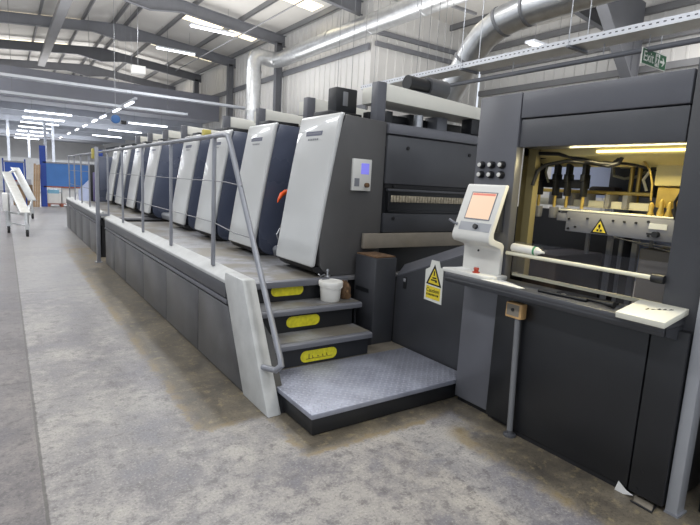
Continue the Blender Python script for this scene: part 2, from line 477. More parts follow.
# recessed near wall: column with a deep diagonal haunch
column(14.55, 7.75, 6.0, M['rafter'])
mb = MB(); mb.prism([(14.35, 4.9), (14.75, 4.9), (14.75, 6.95), (12.2, 7.2), (12.2, 6.95)], 'y', 7.68, 7.82)
mb.prism([(14.35, 4.9), (12.2, 6.93), (12.2, 6.98), (14.35, 4.98)], 'y', 7.6, 7.9)
struct(mb, 'trim_haunch', M['rafter'], smooth=0)

# low-ceilinged inner hall beyond the bulkhead
struct(MB().box(-14, XW - .2, 27.0, 27.15, 4.55, 5.85), 'wall_bulkhead', M['bulk'], smooth=0)
struct(MB().box(-14, XW - .2, 27.15, 66, 4.6, 4.75), 'ceiling_far', M['farceil'], smooth=0)
for i, y in enumerate((29.5, 33, 37, 41, 46, 52)):
    struct(MB().box(-14, XW - .3, y, y + .16, 4.28, 4.6), 'trim_joist', M['ltcol'], smooth=0)

# ------------------------------------------------------------------ walkway beside the press
def walkway(name, label, y0, y1, seams, endcut):
    t = thing(name, label, 'walkway', (1.45, (y0 + y1) / 2, 0), 'sections of the raised walkway')
    # dark carcass and deck
    part(MB().box(1.47, 3.4, y0 + (.50 if endcut else .02), y1 - .02, .0, .695), 'carcass', M['dark'], t)
    part(MB().box(1.50, 3.4, y0 + (.442 if endcut else 0), y1, .70, .74), 'deck', M['deck'], t, .004)
    ed = [y0 + (.33 if endcut else 0)] + seams + [y1]
    for a, b in zip(ed, ed[1:]):
        mb = MB()
        if endcut and a == ed[0]:
            mb.prism([(a - .40, .02), (b - .006, .02), (b - .006, .60), (a - .04, .60)], 'x', 1.412, 1.45)
        else:
            mb.box(1.412, 1.45, a + .006, b - .006, .02, .60)
        part(mb, 'kick_panel', M['kick'], t, .006)
    ya = ed[0]
    part(MB().box(1.425, 1.46, ya - .40 if endcut else ya, y1, 0, .03), 'plinth_strip', M['black'], t)
    part(MB().box(1.404, 1.45, ya - .03, y1, .615, .650), 'lower_moulding', M['slate'], t, .004)
    part(MB().box(1.43, 1.47, ya - .03, y1, .60, .70), 'groove', M['dark'], t)
    part(MB().box(1.408, 1.46, ya, y1, .662, .775), 'fascia', M['charcoal'], t, .004)
    part(MB().prism([(1.405, .775), (1.405, .800), (1.425, .82), (1.505, .865), (1.515, .86), (1.515, .742), (1.455, .742), (1.455, .775)], 'y', y0 + (.34 if endcut else 0), y1), 'curb', M['curb'], t, .003)
    if endcut:
        part(MB().prism([(2.905, 0.0), (3.40, .865), (3.75, .865), (3.765, .79), (3.34, 0.0)], 'x', 1.408, 1.515), 'stringer', M['curb'], t, .012, 'white slanted end panel with chipped paint')
        part(MB().prism([(2.93, 0.0), (3.2, .46), (3.8, .74), (3.8, 0)], 'x', 1.52, 1.57), 'inner_stringer', M['black'], t)
    return t
walkway('walkway', 'near section of raised grey walkway with white curb, ending at the steps', 3.40, 9.50, [4.42, 5.52, 6.62, 7.75, 8.65], True)
walkway('walkway', 'far section of raised grey walkway beyond the dark gap', 10.25, 16.0, [11.4, 12.6, 13.8, 15.0], False)

# steps
t = thing('steps', 'three grey metal steps with yellow stickers up to the walkway', 'steps', (2.1, 3.5, 0))
def sticker(zc, y, x0, x1, marks):
    r = .047; pts = []
    for k in range(9): a = PI / 2 + PI * k / 8; pts.append((x0 + r + r * math.cos(a), zc + r * math.sin(a)))
    for k in range(9): a = -PI / 2 + PI * k / 8; pts.append((x1 - r + r * math.cos(a), zc + r * math.sin(a)))
    st = part(MB().prism(pts, 'y', y - .003, y), 'sticker', M['yellow'], t, 0, 'rounded yellow warning sticker')
    if not marks: return
    mb = MB()
    rr = random.Random(int(zc * 100))
    for k in range(marks):
        x = x0 + .06 + (x1 - x0 - .12) * (k + .3 * rr.random()) / marks
        h = rr.uniform(.012, .022)
        mb.box(x, x + .008, y - .0038, y - .0028, zc - h, zc + h * rr.uniform(-.3, 1))
        mb.box(x, x + .016, y - .0038, y - .0028, zc - h, zc - h + .006)
    mb.box(x0 + .05, x1 - .05, y - .0038, y - .0028, zc - .024, zc - .019)
    part(mb, 'lettering', M['olive'], st)
def tread(yn, z, yb, x1):
    part(MB().prism([(yn, z - .048), (yn, z - .012), (yn + .014, z - .001), (yn + .05, z - .001), (yn + .05, z - .048)], 'x', 1.575, x1), 'nosing', M['grey'], t, .003)
    part(MB().prism([(1.575, yn + .05), (x1, yn + .05), (x1 + .0, yb), (1.575, yb)], 'z', z - .04, z), 'tread', M['deck'], t)
tread(3.273, .36, 3.575, 2.55); tread(3.533, .56, 3.835, 2.615)
part(MB().prism([(3.789, .742), (3.803, .748), (3.84, .748), (3.84, .69), (3.789, .69)], 'x', 1.53, 2.62), 'nosing', M['grey'], t, .003)
for yr, za, zb in ((3.305, .165, .312), (3.565, .362, .512), (3.825, .562, .69)):
    part(MB().box(1.575, 2.53, yr, yr + .02, za, zb), 'riser', M['black'], t)
part(MB().box(2.51, 2.53, 3.325, 3.60, .16, .30), 'side_cheek', M['black'], t)
part(MB().box(2.58, 2.60, 3.60, 3.83, .16, .50), 'side_cheek', M['black'], t)
sticker(.655, 3.825, 1.85, 2.165, 0); sticker(.445, 3.565, 1.87, 2.19, 0); sticker(.230, 3.305, 1.87, 2.21, 5)

# low checker plate platform
t = thing('step_platform', 'low checker plate platform on a black box in front of the steps', 'platform', (2.2, 2.9, 0))
part(MB().prism([(1.527, 2.525), (2.955, 2.525), (2.955, 3.30), (1.527, 3.30)], 'z', .125, .16), 'plate', M['checker'], t, .005, 'silver checker plate top')
part(MB().box(1.545, 2.95, 2.545, 3.30, .012, .125), 'box_base', M['black'], t, .004)
part(MB().box(1.56, 2.94, 2.56, 3.29, 0, .012), 'foot_strip', M['dark'], t)
part(MB().box(1.60, 2.96, 3.30, 3.50, .10, .158), 'rear_strip', M['plinth'], t, .003)

# hand rail
t = thing('handrail', 'grey tube handrail with flat posts and two wires along the walkway curb', 'handrail', (1.46, 9.5, .86))
zr = 1.935
part(MB().tube([(1.46, 15.6, zr), (1.46, 3.93, zr), (1.463, 3.87, zr - .012), (1.467, 3.81, zr - .10), (1.505, 2.935, .40), (1.50, 2.91, .36), (1.475, 2.94, .32), (1.445, 3.08, .30)], .021, 12), 'top_rail', M['rail'], t)
posts = [4.172, 5.502, 6.833, 8.163, 9.44, 11.7, 13.0, 14.3, 15.55]
for y in posts:
    p = part(MB().box(1.447, 1.473, y - .022, y + .022, .845, zr - .005), 'post', M['rail'], t, .003)
part(MB().tube([(1.475, 3.60, 1.545), (1.46, 3.9, 1.565), (1.46, 4.2, 1.566), (1.46, 9.44, 1.57)], .0045, 6), 'wire', M['girt'], t)
part(MB().tube([(1.485, 3.39, 1.17), (1.46, 3.7, 1.18), (1.46, 4.2, 1.22), (1.46, 9.44, 1.22)], .0045, 6), 'wire', M['girt'], t)
part(MB().tube([(1.46, 11.7, 1.57), (1.46, 15.55, 1.57)], .0045, 6), 'wire', M['girt'], t)
part(MB().tube([(1.46, 11.7, 1.22), (1.46, 15.55, 1.22)], .0045, 6), 'wire', M['girt'], t)

# light-barrier post on the floor at the gap in the walkway
t = thing('safety_post', 'grey floor post with a yellow box on top beside the walkway gap', 'post', (1.33, 9.7, 0))
part(MB().box(1.30, 1.36, 9.67, 9.73, .01, 2.0), 'post', M['rail'], t, .004)
part(MB().box(1.27, 1.39, 9.64, 9.78, 0, .012), 'foot_plate', M['rail'], t, .003)
part(MB().box(1.265, 1.365, 9.735, 9.82, 1.80, 1.97), 'sensor_box', M['sensor'], t, .006, 'yellow box')
part(MB().box(1.33, 1.50, 9.70, 9.73, .82, .85), 'bracket', M['rail'], t)

# ------------------------------------------------------------------ press units
YU = [3.87, 5.20, 6.55, 7.86, 10.15, 11.55, 12.95, 14.30]
y0 = YU[0]
def shell_profile(off=0.0):
    o = [(2.262, .832), (2.268, .90), (2.300, 1.10), (2.352, 1.42), (2.413, 1.76), (2.470, 2.06), (2.497, 2.20), (2.515, 2.236)]
    return [(x + off, z) for x, z in o]
def unit():
    t = thing('printing_unit', 'x', 'printing unit', (2.6, y0, .74), 'press units standing in a row behind the handrail')
    o = shell_profile()
    inner = [(x + .05, z) for x, z in o[::-1]]
    inner[-1] = (o[0][0] + .05, o[0][1] + .004)
    part(MB().prism(o + inner, 'y', y0 + .0, y0 + .735), 'front_shell', M['shell'], t, .024, seg=4, smooth=50)
    # darker body with an undercut foot
    body = [(2.35, .838), (2.38, .80), (2.43, .765), (2.50, .745), (3.03, .745), (3.03, 2.205), (2.56, 2.222), (2.50, 2.06), (2.44, 1.76), (2.38, 1.42), (2.33, 1.10)]
    part(MB().prism([(x + .012, z) for x, z in body], 'y', y0 + .012, y0 + .724), 'body', M['navy'], t, .008)
    part(MB().prism([(2.29, .83), (2.31, .795), (2.36, .765), (2.44, .745), (2.52, .742), (2.55, .83)], 'y', y0 + .02, y0 + .72), 'foot_fairing', M['dark'], t)
    # badge with small lettering strokes
    def fr(yf, z):  # point on sloping front
        x = 2.413 + (z - 1.76) / (2.06 - 1.76) * .057
        return (x - .0028, yf, z)
    sl = V((.057, 0, .30)).normalized(); u = V((0, -1, 0))
    b = MB(); b.plate(fr(y0 + .55, 2.04), u, sl, [(0, 0), (.30, 0), (.30, .042), (0, .042)], .003)
    bd = part(b, 'badge', mat_badge, t, 0, 'dark nameplate strip')
    mb = MB(); rr = random.Random(3)
    x = .02
    while x < .27:
        w = rr.uniform(.008, .018)
        mb.plate(V(fr(y0 + .55, 2.04)) + V((-.0008, 0, 0)), u, sl, [(x, .014), (x + w, .014), (x + w, .028), (x, .028)], .0006)
        x += w + .006
    part(mb, 'lettering', M['inkgrey'], bd)
    mb = MB(); x = .06
    while x < .24:
        w = rr.uniform(.01, .03)
        mb.plate(V(fr(y0 + .55, 1.995)) + V((-.001, 0, 0)), u, sl, [(x, .0), (x + w, .0), (x + w, .018), (x, .018)], .0006)
        x += w + .012
    part(mb, 'lettering', M['inkgrey'], t, 0, 'small faded lettering')
    # footwell ledge between the units
    part(MB().prism([(2.52, .745), (2.50, .83), (2.53, .865), (3.05, .865), (3.05, .745)], 'y', y0 + .737, y0 + 1.30), 'ledge', M['shell_edge'], t, .008)
    part(MB().box(3.035, 3.10, y0 + .72, y0 + 1.32, .87, 2.16), 'back_plate', M['navy'], t)
    # cross beam over the unit with its grey end post
    part(MB().box(2.915, 3.02, y0 + .02, y0 + .12, 2.205, 2.565), 'end_post', M['slate'], t, .006)
    part(MB().prism([(3.02, 2.40), (3.02, 2.56), (4.5, 2.49), (4.5, 2.37)], 'y', y0 + .03, y0 + .42), 'cross_beam', M['ltbeam'], t, .006)
    part(MB().box(2.62, 3.02, y0 + .40, y0 + .70, 2.21, 2.30), 'top_cover', M['black'], t, .01)
    part(MB().box(3.00, 4.6, y0 + .05, y0 + .72, 2.0, 2.21), 'roof_box', M['slate'], t, .01)
    return t
M['ltbeam'] = mat('ivory_white_beam_paint', (218, 216, 206), .45, 0, .04, 3)
mat_badge = mat('dark_badge', (62, 66, 92), .3, 0, .05, 20)
ulabels = ['nearest press unit, large light grey slanted front with a small display on its dark side',
           'second press unit from the steps, light grey slanted front with dark nameplate',
           'third press unit from the steps, partly behind the end post of the handrail',
           'fourth press unit from the steps, last one before the wide dark recess',
           'first press unit beyond the wide dark recess, light grey slanted front',
           'second press unit beyond the wide dark recess, narrow slanted front',
           'third press unit beyond the wide dark recess, narrow slanted front',
           'farthest press unit, small light slanted front near the yellow-topped post']
proto = unit(); proto['label'] = ulabels[0]
units = [proto]
for i, y in enumerate(YU[1:], 1):
    units.append(copy_tree(proto, (2.6, y, .74), ulabels[i]))
part(MB().box(2.62, 2.74, 7.98, 8.08, 2.235, 2.33), 'yellow_box', M['sensor'], units[3], .006, 'small yellow box')
# the nearest unit's side is matt charcoal, with a control display
for ch in proto.children:
    if ch.name.startswith('body'):
        ch.data = ch.data.copy(); ch.data.materials.clear(); ch.data.materials.append(mat('charcoal_side', (82, 81, 81), .36, 0, .10, 2))
part(MB().box(2.655, 2.868, y0 - .02, y0 + .014, 1.545, 1.838), 'side_display', M['cream'], proto, .008, 'small white control unit with violet screen')
dsp = [c for c in proto.children if c.name.startswith('side_display')][0]
part(MB().box(2.745, 2.835, y0 - .023, y0 - .018, 1.70, 1.80), 'screen', M['scrblue'], dsp, 0, 'lit violet screen')
part(MB().box(2.675, 2.73, y0 - .023, y0 - .018, 1.585, 1.66), 'keypad', M['inkgrey'], dsp)
part(MB().cyl((2.81, y0 - .05, 1.60), (2.81, y0 - .018, 1.60), .022), 'knob', M['rag'], dsp)

# recess panel between unit four and unit five, with a white box
t = thing('dryer_section', 'long dark recessed section between two press units with white box', 'press section', (3.0, 9.3, .74))
part(MB().box(2.96, 3.10, 9.19, 10.12, .745, 2.16), 'housing', M['navy'], t, .01)
part(MB().prism([(2.52, .745), (2.50, .83), (2.53, .865), (2.96, .865), (2.96, .745)], 'y', 9.17, 10.13), 'ledge', M['shell_edge'], t, .008)
part(MB().box(2.86, 2.96, 9.75, 10.1, 1.50, 1.95), 'white_box', M['white'], t, .01, 'small white box on the dark panel')

# machine core behind the units and the feeder at the far end
single(MB().box(3.12, 4.6, 4.65, 15.2, .745, 1.98), 'press_bed', M['black'], 'long black machine bed running behind all the press units', 'press bed')
t = thing('feeder', 'dark feeder machine at the far end of the walkway', 'feeder', (3, 15.9, .74))
part(MB().box(2.2, 3.6, 15.64, 15.95, .745, 2.0), 'housing', M['navy'], t, .02)
part(MB().box(2.05, 2.2, 15.63, 15.75, .745, 1.55), 'control_stand', mat('purple_grey_cover', (98, 90, 130), .5), t, .02)
part(MB().box(2.0, 2.15, 15.78, 15.9, .745, 1.75), 'side_post', M['black'], t, .01)

# person-high dark clutter behind the second unit: solid orange streak stands for a reflection
t = thing('hose_bundle', 'dark hose bundle with an orange reflection streak between the two nearest units', 'hose bundle', (2.56, 4.85, .866))
part(MB().tube([(2.53, 4.88, .868), (2.47, 4.90, .96), (2.47, 4.90, 1.10), (2.52, 4.90, 1.16), (2.56, 4.90, 1.06), (2.52, 4.9, .96), (2.53, 4.88, .90)], .022, 10), 'hose', M['hose'], t)
part(MB().lathe((2.57, 4.86, .866), [(.05, 0), (.06, .06), (.045, .12), (.05, .22), (.03, .28), (.012, .30)], 16), 'canister', M['black'], t)
part(MB().tube([(2.50, 4.90, 1.04), (2.45, 4.90, 1.08), (2.42, 4.90, 1.02), (2.44, 4.90, .97)], .010, 8), 'chrome_hook', M['steel'], t)
part(MB().tube([(2.43, 4.93, 1.36), (2.445, 4.93, 1.40), (2.48, 4.94, 1.45), (2.53, 4.95, 1.48), (2.60, 4.95, 1.49)], [.004, .014, .024, .026, .018], 10), 'orange_reflection', M['orange'], t, 0, 'orange streak shaped as a reflection')
part(MB().tube([(2.57, 4.86, 1.15), (2.57, 4.9, 1.30), (2.56, 4.94, 1.47)], .012, 8), 'stem', M['hose'], t)

# black motor housing and fittings above the nearest unit
t = thing('motor_housing', 'tall black motor cover on top of the nearest press unit', 'motor', (2.9, 4.5, 2.30))
part(MB().box(2.78, 3.04, 4.40, 4.56, 2.302, 2.56), 'cover', M['black'], t, .015)
part(MB().box(2.86, 2.92, 4.39, 4.402, 2.38, 2.52), 'side_plate', M['girt'], t, .005)
t = thing('roller_motor', 'dark grey cylindrical motor above the ivory cross beam', 'motor', (3.75, 4.1, 2.6))
part(MB().cyl((3.45, 4.12, 2.66), (3.72, 4.12, 2.655), .075, 18), 'barrel', M['black'], t)
part(MB().cyl((3.72, 4.12, 2.655), (3.98, 4.12, 2.65), .10, 18), 'casing', M['charcoal'], t)
part(MB().box(3.5, 3.9, 4.06, 4.18, 2.535, 2.585), 'bracket', M['charcoal'], t)

# ------------------------------------------------------------------ press end wall above the steps
t = thing('press_end_housing', 'dark end wall of the press with a beige chain slot behind the ramp', 'press section', (3.7, 3.9, 0))
yf = 3.87
part(MB().box(3.045, 4.6, yf + .02, 4.54, .745, 1.98), 'core', M['black'], t)
part(MB().box(3.05, 4.6, yf - .02, yf + .042, 2.10, 2.19), 'top_strip', M['grey'], t, .006)
part(MB().box(3.05, 4.6, yf - .01, yf + .03, 1.625, 2.085), 'upper_panel', M['charcoal'], t, .008)
part(MB().box(3.05, 4.6, yf + .0, yf + .03, 1.585, 1.62), 'gap_strip', M['dark'], t)
part(MB().box(3.10, 4.6, yf - .02, yf + .02, 1.35, 1.37), 'slot_frame', M['black'], t)
part(MB().box(3.08, 4.6, yf - .03, yf + .02, 1.555, 1.58), 'slot_hood', M['charcoal'], t, .004)
part(MB().box(3.085, 3.12, yf - .02, yf + .02, 1.37, 1.555), 'slot_frame', M['black'], t)
mb = MB(); x = 3.13
while x < 4.58:
    mb.box(x, x + .03, yf - .012, yf + .018, 1.45, 1.515); x += .038
gr = part(mb, 'chain_strip', M['grille'], t, .003)
part(MB().box(3.05, 4.6, yf - .012, yf + .03, 1.15, 1.34), 'lower_panel', M['charcoal_low'], t, .006)
part(MB().box(2.80, 4.6, yf - .05, yf - .012, 1.00, 1.145), 'plinth', M['plinth'], t, .006, 'beige plinth strip')
for x, z in ((3.16, 1.605), (3.17, 1.29), (3.30, 1.98), (4.18, 1.98)):
    part(MB().cyl((x, yf - .022, z), (x, yf - .008, z), .018, 12), 'bolt', M['dark'], t)
# structures above the end wall
part(MB().box(3.05, 4.4, 4.20, 4.30, 2.25, 2.33), 'cross_bar', M['black'], t, .005)
part(MB().box(3.55, 3.62, 4.15, 4.35, 2.21, 2.36), 'bracket', M['black'], t, .005)
part(MB().cyl((3.58, 4.05, 2.21), (3.58, 4.05, 2.34), .05), 'regulator', M['steel'], t)
part(MB().box(3.85, 4.00, 4.05, 4.25, 2.21, 2.36), 'bracket', M['rafter'], t, .005)
part(MB().box(4.22, 4.40, 3.90, 4.05, 2.21, 2.37), 'end_post', M['black'], t, .005)
part(MB().box(3.12, 3.2, 4.0, 4.1, 2.19, 2.33), 'bracket', M['black'], t, .005)

# small floor cabinet beside the steps
t = thing('cabinet', 'small charcoal cabinet standing between the steps and the sloped ramp', 'cabinet', (2.84, 3.68, 0))
part(MB().box(2.725, 2.968, 3.51, 3.835, 0, .955), 'carcass', M['charcoal_low'], t, .012)
part(MB().box(2.735, 2.96, 3.525, 3.83, .955, .968), 'top_tray', M['rag'], t, .003, 'brown dirty top')
part(MB().box(2.722, 2.728, 3.60, 3.80, .62, .66), 'slot', M['black'], t)

# sloped side guard
t = thing('ramp_guard', 'dark side guard with a sloped top rising towards the touchscreen console', 'guard', (3.0, 3.0, 0))
part(MB().prism([(2.53, .0), (3.51, .0), (3.51, .78), (2.53, 1.165)], 'x', 2.972, 3.02), 'side_panel', M['charcoal_low'], t, .006)
part(MB().prism([(2.53, 0), (3.51, 0), (3.51, .06), (2.53, .06)], 'x', 2.965, 2.975), 'skirting', M['black'], t)
mb = MB()
a = [(2.972, .785, 3.515), (2.972, 1.172, 2.53), (3.07, 1.27, 2.53), (3.07, .89, 3.515)]
q = [mb.bm.verts.new((x, y, z)) for x, z, y in a] + [mb.bm.verts.new((x + .02, y, z - .03)) for x, z, y in a]
for f in ((0, 1, 2, 3), (7, 6, 5, 4), (0, 4, 5, 1), (1, 5, 6, 2), (2, 6, 7, 3), (3, 7, 4, 0)): mb.bm.faces.new([q[i] for i in f])
part(mb, 'sloped_top', M['slate'], t, .004)
part(MB().prism([(2.53, .05), (3.51, .05), (3.51, .84), (2.53, 1.22)], 'x', 3.07, 3.6), 'pit_cover', M['dark'], t)
part(MB().box(2.962, 2.974, 3.36, 3.40, .69, .80), 'latch', M['dark'], t, .003)
part(MB().box(2.958, 2.964, 3.365, 3.395, .755, .785), 'latch_cap', M['beam'], t, .002)

# caution sign on the guard
t = thing('caution_sign', 'yellow and white caution sign with warning triangle on dark guard', 'sign', (2.968, 3.0, .66))
u, v = V((0, -1, 0)), V((0, 0, 1)); o = V((2.966, 3.115, .655))
part(MB().plate(o, u, v, [(0, 0), (.21, -.01), (.205, .29), (.17, .30), (.15, .35), (.06, .35), (.045, .285), (-.005, .26)], .004), 'board', M['signwhite'], t)
part(MB().plate(o + V((-.001, 0, 0)), u, v, [(.018, .02), (.19, .015), (.188, .122), (.018, .128)], .001), 'text_panel', M['signyel'], t)
tri = part(MB().plate(o + V((-.001, 0, 0)), u, v, [(.012, .140), (.198, .132), (.105, .318)], .001), 'triangle', M['ink'], t, 0, 'black bordered warning triangle')
part(MB().plate(o + V((-.0018, 0, 0)), u, v, [(.038, .152), (.172, .147), (.105, .282)], .0008), 'triangle_fill', M['signyel'], tri)
mb = MB()
for (x, z, w, h) in ((.098, .22, .014, .04), (.07, .175, .05, .012), (.085, .195, .05, .012), (.12, .165, .022, .022)):
    mb.plate(o + V((-.0026, 0, 0)), u, v, [(x, z), (x + w, z), (x + w, z + h), (x, z + h)], .0008)
part(mb, 'pictogram', M['ink'], tri)
part(text_mesh('Caution', .048, o + V((-.0016, -.022, .076)), u, v, .0005, .0006), 'lettering', M['ink'], t)
mb = MB(); x = .026; rr = random.Random(5)
while x < .17:
    w = rr.uniform(.006, .014); mb.plate(o + V((-.0016, 0, 0)), u, v, [(x, .045), (x + w, .045), (x + w, .062), (x, .062)], .0006); x += w + .005
part(mb, 'small_print', M['ink'], t)

# ------------------------------------------------------------------ delivery tower on the right
D = thing('delivery_unit', 'tall charcoal sheet delivery tower with a lit opening and front shelf', 'press delivery', (3.4, 1.75, 0))
part(MB().box(2.80, 2.87, 2.175, 2.52, .93, 2.25), 'corner_post', M['slate'], D, .006)
part(MB().box(2.80, 3.0, 2.19, 2.52, .04, .925), 'lower_door', M['slate'], D, .006)
part(MB().box(2.83, 3.0, 2.20, 2.51, 0, .04), 'toe_kick', M['dark'], D)
part(MB().box(2.80, 3.0, 1.178, 2.168, 2.085, 2.25), 'header_panel', M['slate'], D, .006)
part(MB().box(2.812, 3.0, 1.178, 2.168, 1.90, 2.078), 'header_infill', M['charcoal'], D, .006)
part(MB().box(2.83, 4.4, 1.1, 2.5, 2.19, 2.24), 'roof_plate', M['charcoal'], D)
part(MB().box(2.80, 3.35, .995, 1.168, 0.02, 2.30), 'side_column', M['charcoal_low'], D, .006)
part(MB().box(2.742, 2.80, 1.178, 1.95, .04, .965), 'front_panel', M['black'], D, .005)
part(MB().box(2.812, 2.84, 1.175, 2.2, .0, .965), 'front_backing', M['dark'], D)
part(MB().box(2.765, 2.81, 1.955, 2.185, .04, .965), 'recess_panel', M['black'], D, .004)
part(MB().box(2.76, 2.80, 1.18, 1.95, 0, .04), 'toe_strip', M['dark'], D)
part(MB().box(2.745, 2.80, .998, 1.172, .03, .965), 'column_cover', M['black'], D, .005)
for y, z in ((1.115, .17), (1.05, .09), (1.13, .06)):
    part(MB().cyl((2.742, y, z), (2.747, y, z), .009, 10), 'bolt', M['dark'], D)
# six control knobs in two rows
for r_, z in enumerate((1.785, 1.718)):
    for k in range(3):
        y = 2.452 - .088 * k - (.0 if r_ == 0 else .0)
        kn = part(MB().lathe((0, 0, 0), [(.026, 0), (.026, .018), (.020, .032), (.012, .034)], 16), 'knob', M['black'], D)
        kn.data.transform(Matrix.Translation(V((3.4, 1.75, 0))))
        kn.data.transform(Matrix.Translation(V((2.80, y, z)) - V((3.4, 1.75, 0))) @ Matrix.Rotation(-PI / 2, 4, 'Y'))
        cp = part(MB().cyl((2.76, y, z), (2.767, y, z), .015, 14), 'cap', M['cream'], kn, .002, 'white knob cap')
# shelf
part(MB().box(2.585, 2.86, 1.05, 2.52, .985, 1.015), 'shelf', M['charcoal'], D, .006)
part(MB().prism([(2.585, .975), (2.60, 1.018), (2.615, 1.018), (2.615, .95), (2.595, .95)], 'y', 1.05, 2.52), 'shelf_lip', M['charcoal_low'], D, .003)
part(MB().prism([(2.60, .955), (2.80, .90), (2.80, .985), (2.60, .985)], 'y', 1.05, 2.50), 'shelf_support', M['charcoal_low'], D)
part(MB().box(2.835, 2.85, 1.17, 2.14, 1.045, 1.068), 'shelf_rail', M['bar'], D, .005, 'pale yellow rail')
part(MB().box(2.815, 2.821, 1.175, 2.13, 1.07, 1.285), 'acrylic_guard', M['acrylic'], D)
part(MB().tube([(2.792, 2.165, 1.20), (2.792, 1.21, 1.20)], .013, 14), 'guard_rod', M['bar'], D)
part(MB().cyl((2.79, 1.23, 1.20), (2.79, 1.165, 1.20), .024), 'rod_socket', M['black'], D, .004)
# inside
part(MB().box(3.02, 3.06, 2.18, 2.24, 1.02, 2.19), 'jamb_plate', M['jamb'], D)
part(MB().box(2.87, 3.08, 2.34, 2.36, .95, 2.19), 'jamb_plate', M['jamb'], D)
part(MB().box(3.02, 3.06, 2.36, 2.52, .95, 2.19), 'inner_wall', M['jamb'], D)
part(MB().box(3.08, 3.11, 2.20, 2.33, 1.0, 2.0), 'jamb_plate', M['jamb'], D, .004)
part(MB().box(3.35, 4.3, 1.06, 1.09, .5, 2.19), 'inner_wall', M['yjamb'], D)
part(MB().box(2.90, 4.3, 1.09, 2.50, 2.15, 2.19), 'inner_ceiling', M['yjamb'], D)
lb = part(MB().prism([(3.08, 1.86), (3.28, 1.80), (3.32, 1.86), (3.32, 2.1), (3.08, 2.1)], 'y', 1.10, 2.33), 'lamp_hood', M['yjamb'], D, .008)
part(MB().cyl((3.07, 1.19, 1.885), (3.07, 1.78, 1.885), .008), 'lamp_tube', M['tubewarm'], lb, 0, 'lit warm lamp tube')
part(MB().box(3.24, 3.60, 1.10, 1.495, 1.69, 1.83), 'cover_box', M['yjamb'], D, .01, 'pale yellow cover box')
part(MB().box(3.26, 3.60, 1.10, 1.48, 1.56, 1.685), 'cover_base', M['brass'], D, .008)
part(MB().box(4.20, 4.24, 2.20, 2.85, 1.60, 2.10), 'hall_view_panel', M['paleblue'], D)  # pale blue panel standing in for the lit hall seen through the opening
part(MB().box(4.20, 4.24, 1.60, 2.05, .95, 1.45), 'hall_view_panel', M['paleblue'], D)
part(MB().box(4.16, 4.3, 2.08, 2.20, 1.0, 2.15), 'rear_pillar', M['charcoal'], D)
part(MB().box(4.22, 4.3, 1.09, 2.08, 1.45, 2.15), 'rear_plate', M['girt'], D)
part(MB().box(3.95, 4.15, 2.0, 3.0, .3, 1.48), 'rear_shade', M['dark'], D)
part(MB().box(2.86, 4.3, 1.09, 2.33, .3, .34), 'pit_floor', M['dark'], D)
# main cross beam with warning triangle
bm_ = part(MB().box(3.15, 3.27, 1.10, 1.985, 1.365, 1.500), 'cross_beam', M['beam'], D, .006, 'light grey beam with warning triangle')
part(MB().box(3.155, 3.26, 1.985, 2.06, 1.43, 1.485), 'beam_end', M['beam'], bm_, .005)
part(MB().box(3.15, 3.35, 1.10, 2.05, 1.500, 1.512), 'beam_top_rail', M['bar'], bm_, .003)
for y, z in ((1.96, 1.45), (1.96, 1.385), (1.91, 1.40), (1.83, 1.462), (1.66, 1.462), (1.59, 1.462), (1.52, 1.462), (1.45, 1.475), (1.44, 1.392)):
    part(MB().cyl((3.140, y, z), (3.152, y, z), .007, 10), 'bolt', M['dark'], bm_)
part(MB().cyl((3.115, 1.395, 1.405), (3.15, 1.395, 1.405), .018, 14), 'clamp_knob', M['black'], bm_)
part(MB().box(3.118, 3.128, 1.395, 1.44, 1.40, 1.412), 'clamp_lever', M['black'], bm_)
part(MB().box(3.146, 3.151, 1.345, 1.445, 1.435, 1.468), 'label_plate', M['signwhite'], bm_)
u, v = V((0, -1, 0)), V((0, 0, 1)); o = V((3.147, 1.80, 1.372))
tri = part(MB().plate(o, u, v, [(0, 0), (.115, 0), (.0575, .10)], .002), 'triangle', M['ink'], bm_, 0, 'black bordered yellow warning triangle')
# sub-part depth is at its limit: fill and pictogram belong to the beam
part(MB().plate(o + V((-.0008, 0, 0)), u, v, [(.016, .009), (.099, .009), (.0575, .082)], .001), 'triangle_fill', M['signyel'], bm_)
mb = MB()
for (x, z, w, h) in ((.040, .014, .014, .014), (.062, .014, .014, .014), (.050, .040, .014, .02), (.054, .03, .006, .02)):
    mb.plate(o + V((-.0016, 0, 0)), u, v, [(x, z), (x + w, z), (x + w, z + h), (x, z + h)], .0006)
part(mb, 'pictogram', M['ink'], bm_)
# second, ivory rod and brass fittings above the beam
part(MB().box(3.36, 3.42, 1.56, 2.46, 1.53, 1.58), 'gripper_bar', M['bar'], D, .006, 'ivory gripper bar')
part(MB().box(3.44, 3.48, 1.60, 2.50, 1.625, 1.65), 'guide_bar', M['brass'], D, .004)
for y in (2.24, 2.09, 1.98, 1.82, 1.70):
    part(MB().box(3.33, 3.45, y - .018, y + .018, 1.535, 1.625), 'clamp_block', M['beam'], D, .005)
for k, (y, h) in enumerate(((2.27, .23), (2.14, .30), (2.05, .22), (1.93, .28))):
    dv = part(MB().box(3.20, 3.26, y - .012, y + .012, 1.60, 1.60 + h), 'sensor_arm', M['black'] if k % 2 else M['dark'], D, .005)
    part(MB().cyl((3.23, y, 1.60), (3.23, y, 1.50), .011), 'rod', M['brass'], dv)
    part(MB().box(3.19, 3.27, y - .016, y + .016, 1.70, 1.75), 'head', M['black'], dv, .006)
    part(MB().box(3.20, 3.25, y - .03, y + .018, 1.44, 1.52), 'shoe', M['beam'], dv, .006)
part(MB().box(3.24, 3.28, 1.92, 2.28, 1.655, 1.715), 'sensor_rail', M['dark'], D, .004)
part(MB().box(3.50, 3.6, 1.86, 2.06, 1.62, 1.68), 'gear_cover', M['pile'], D, .02)
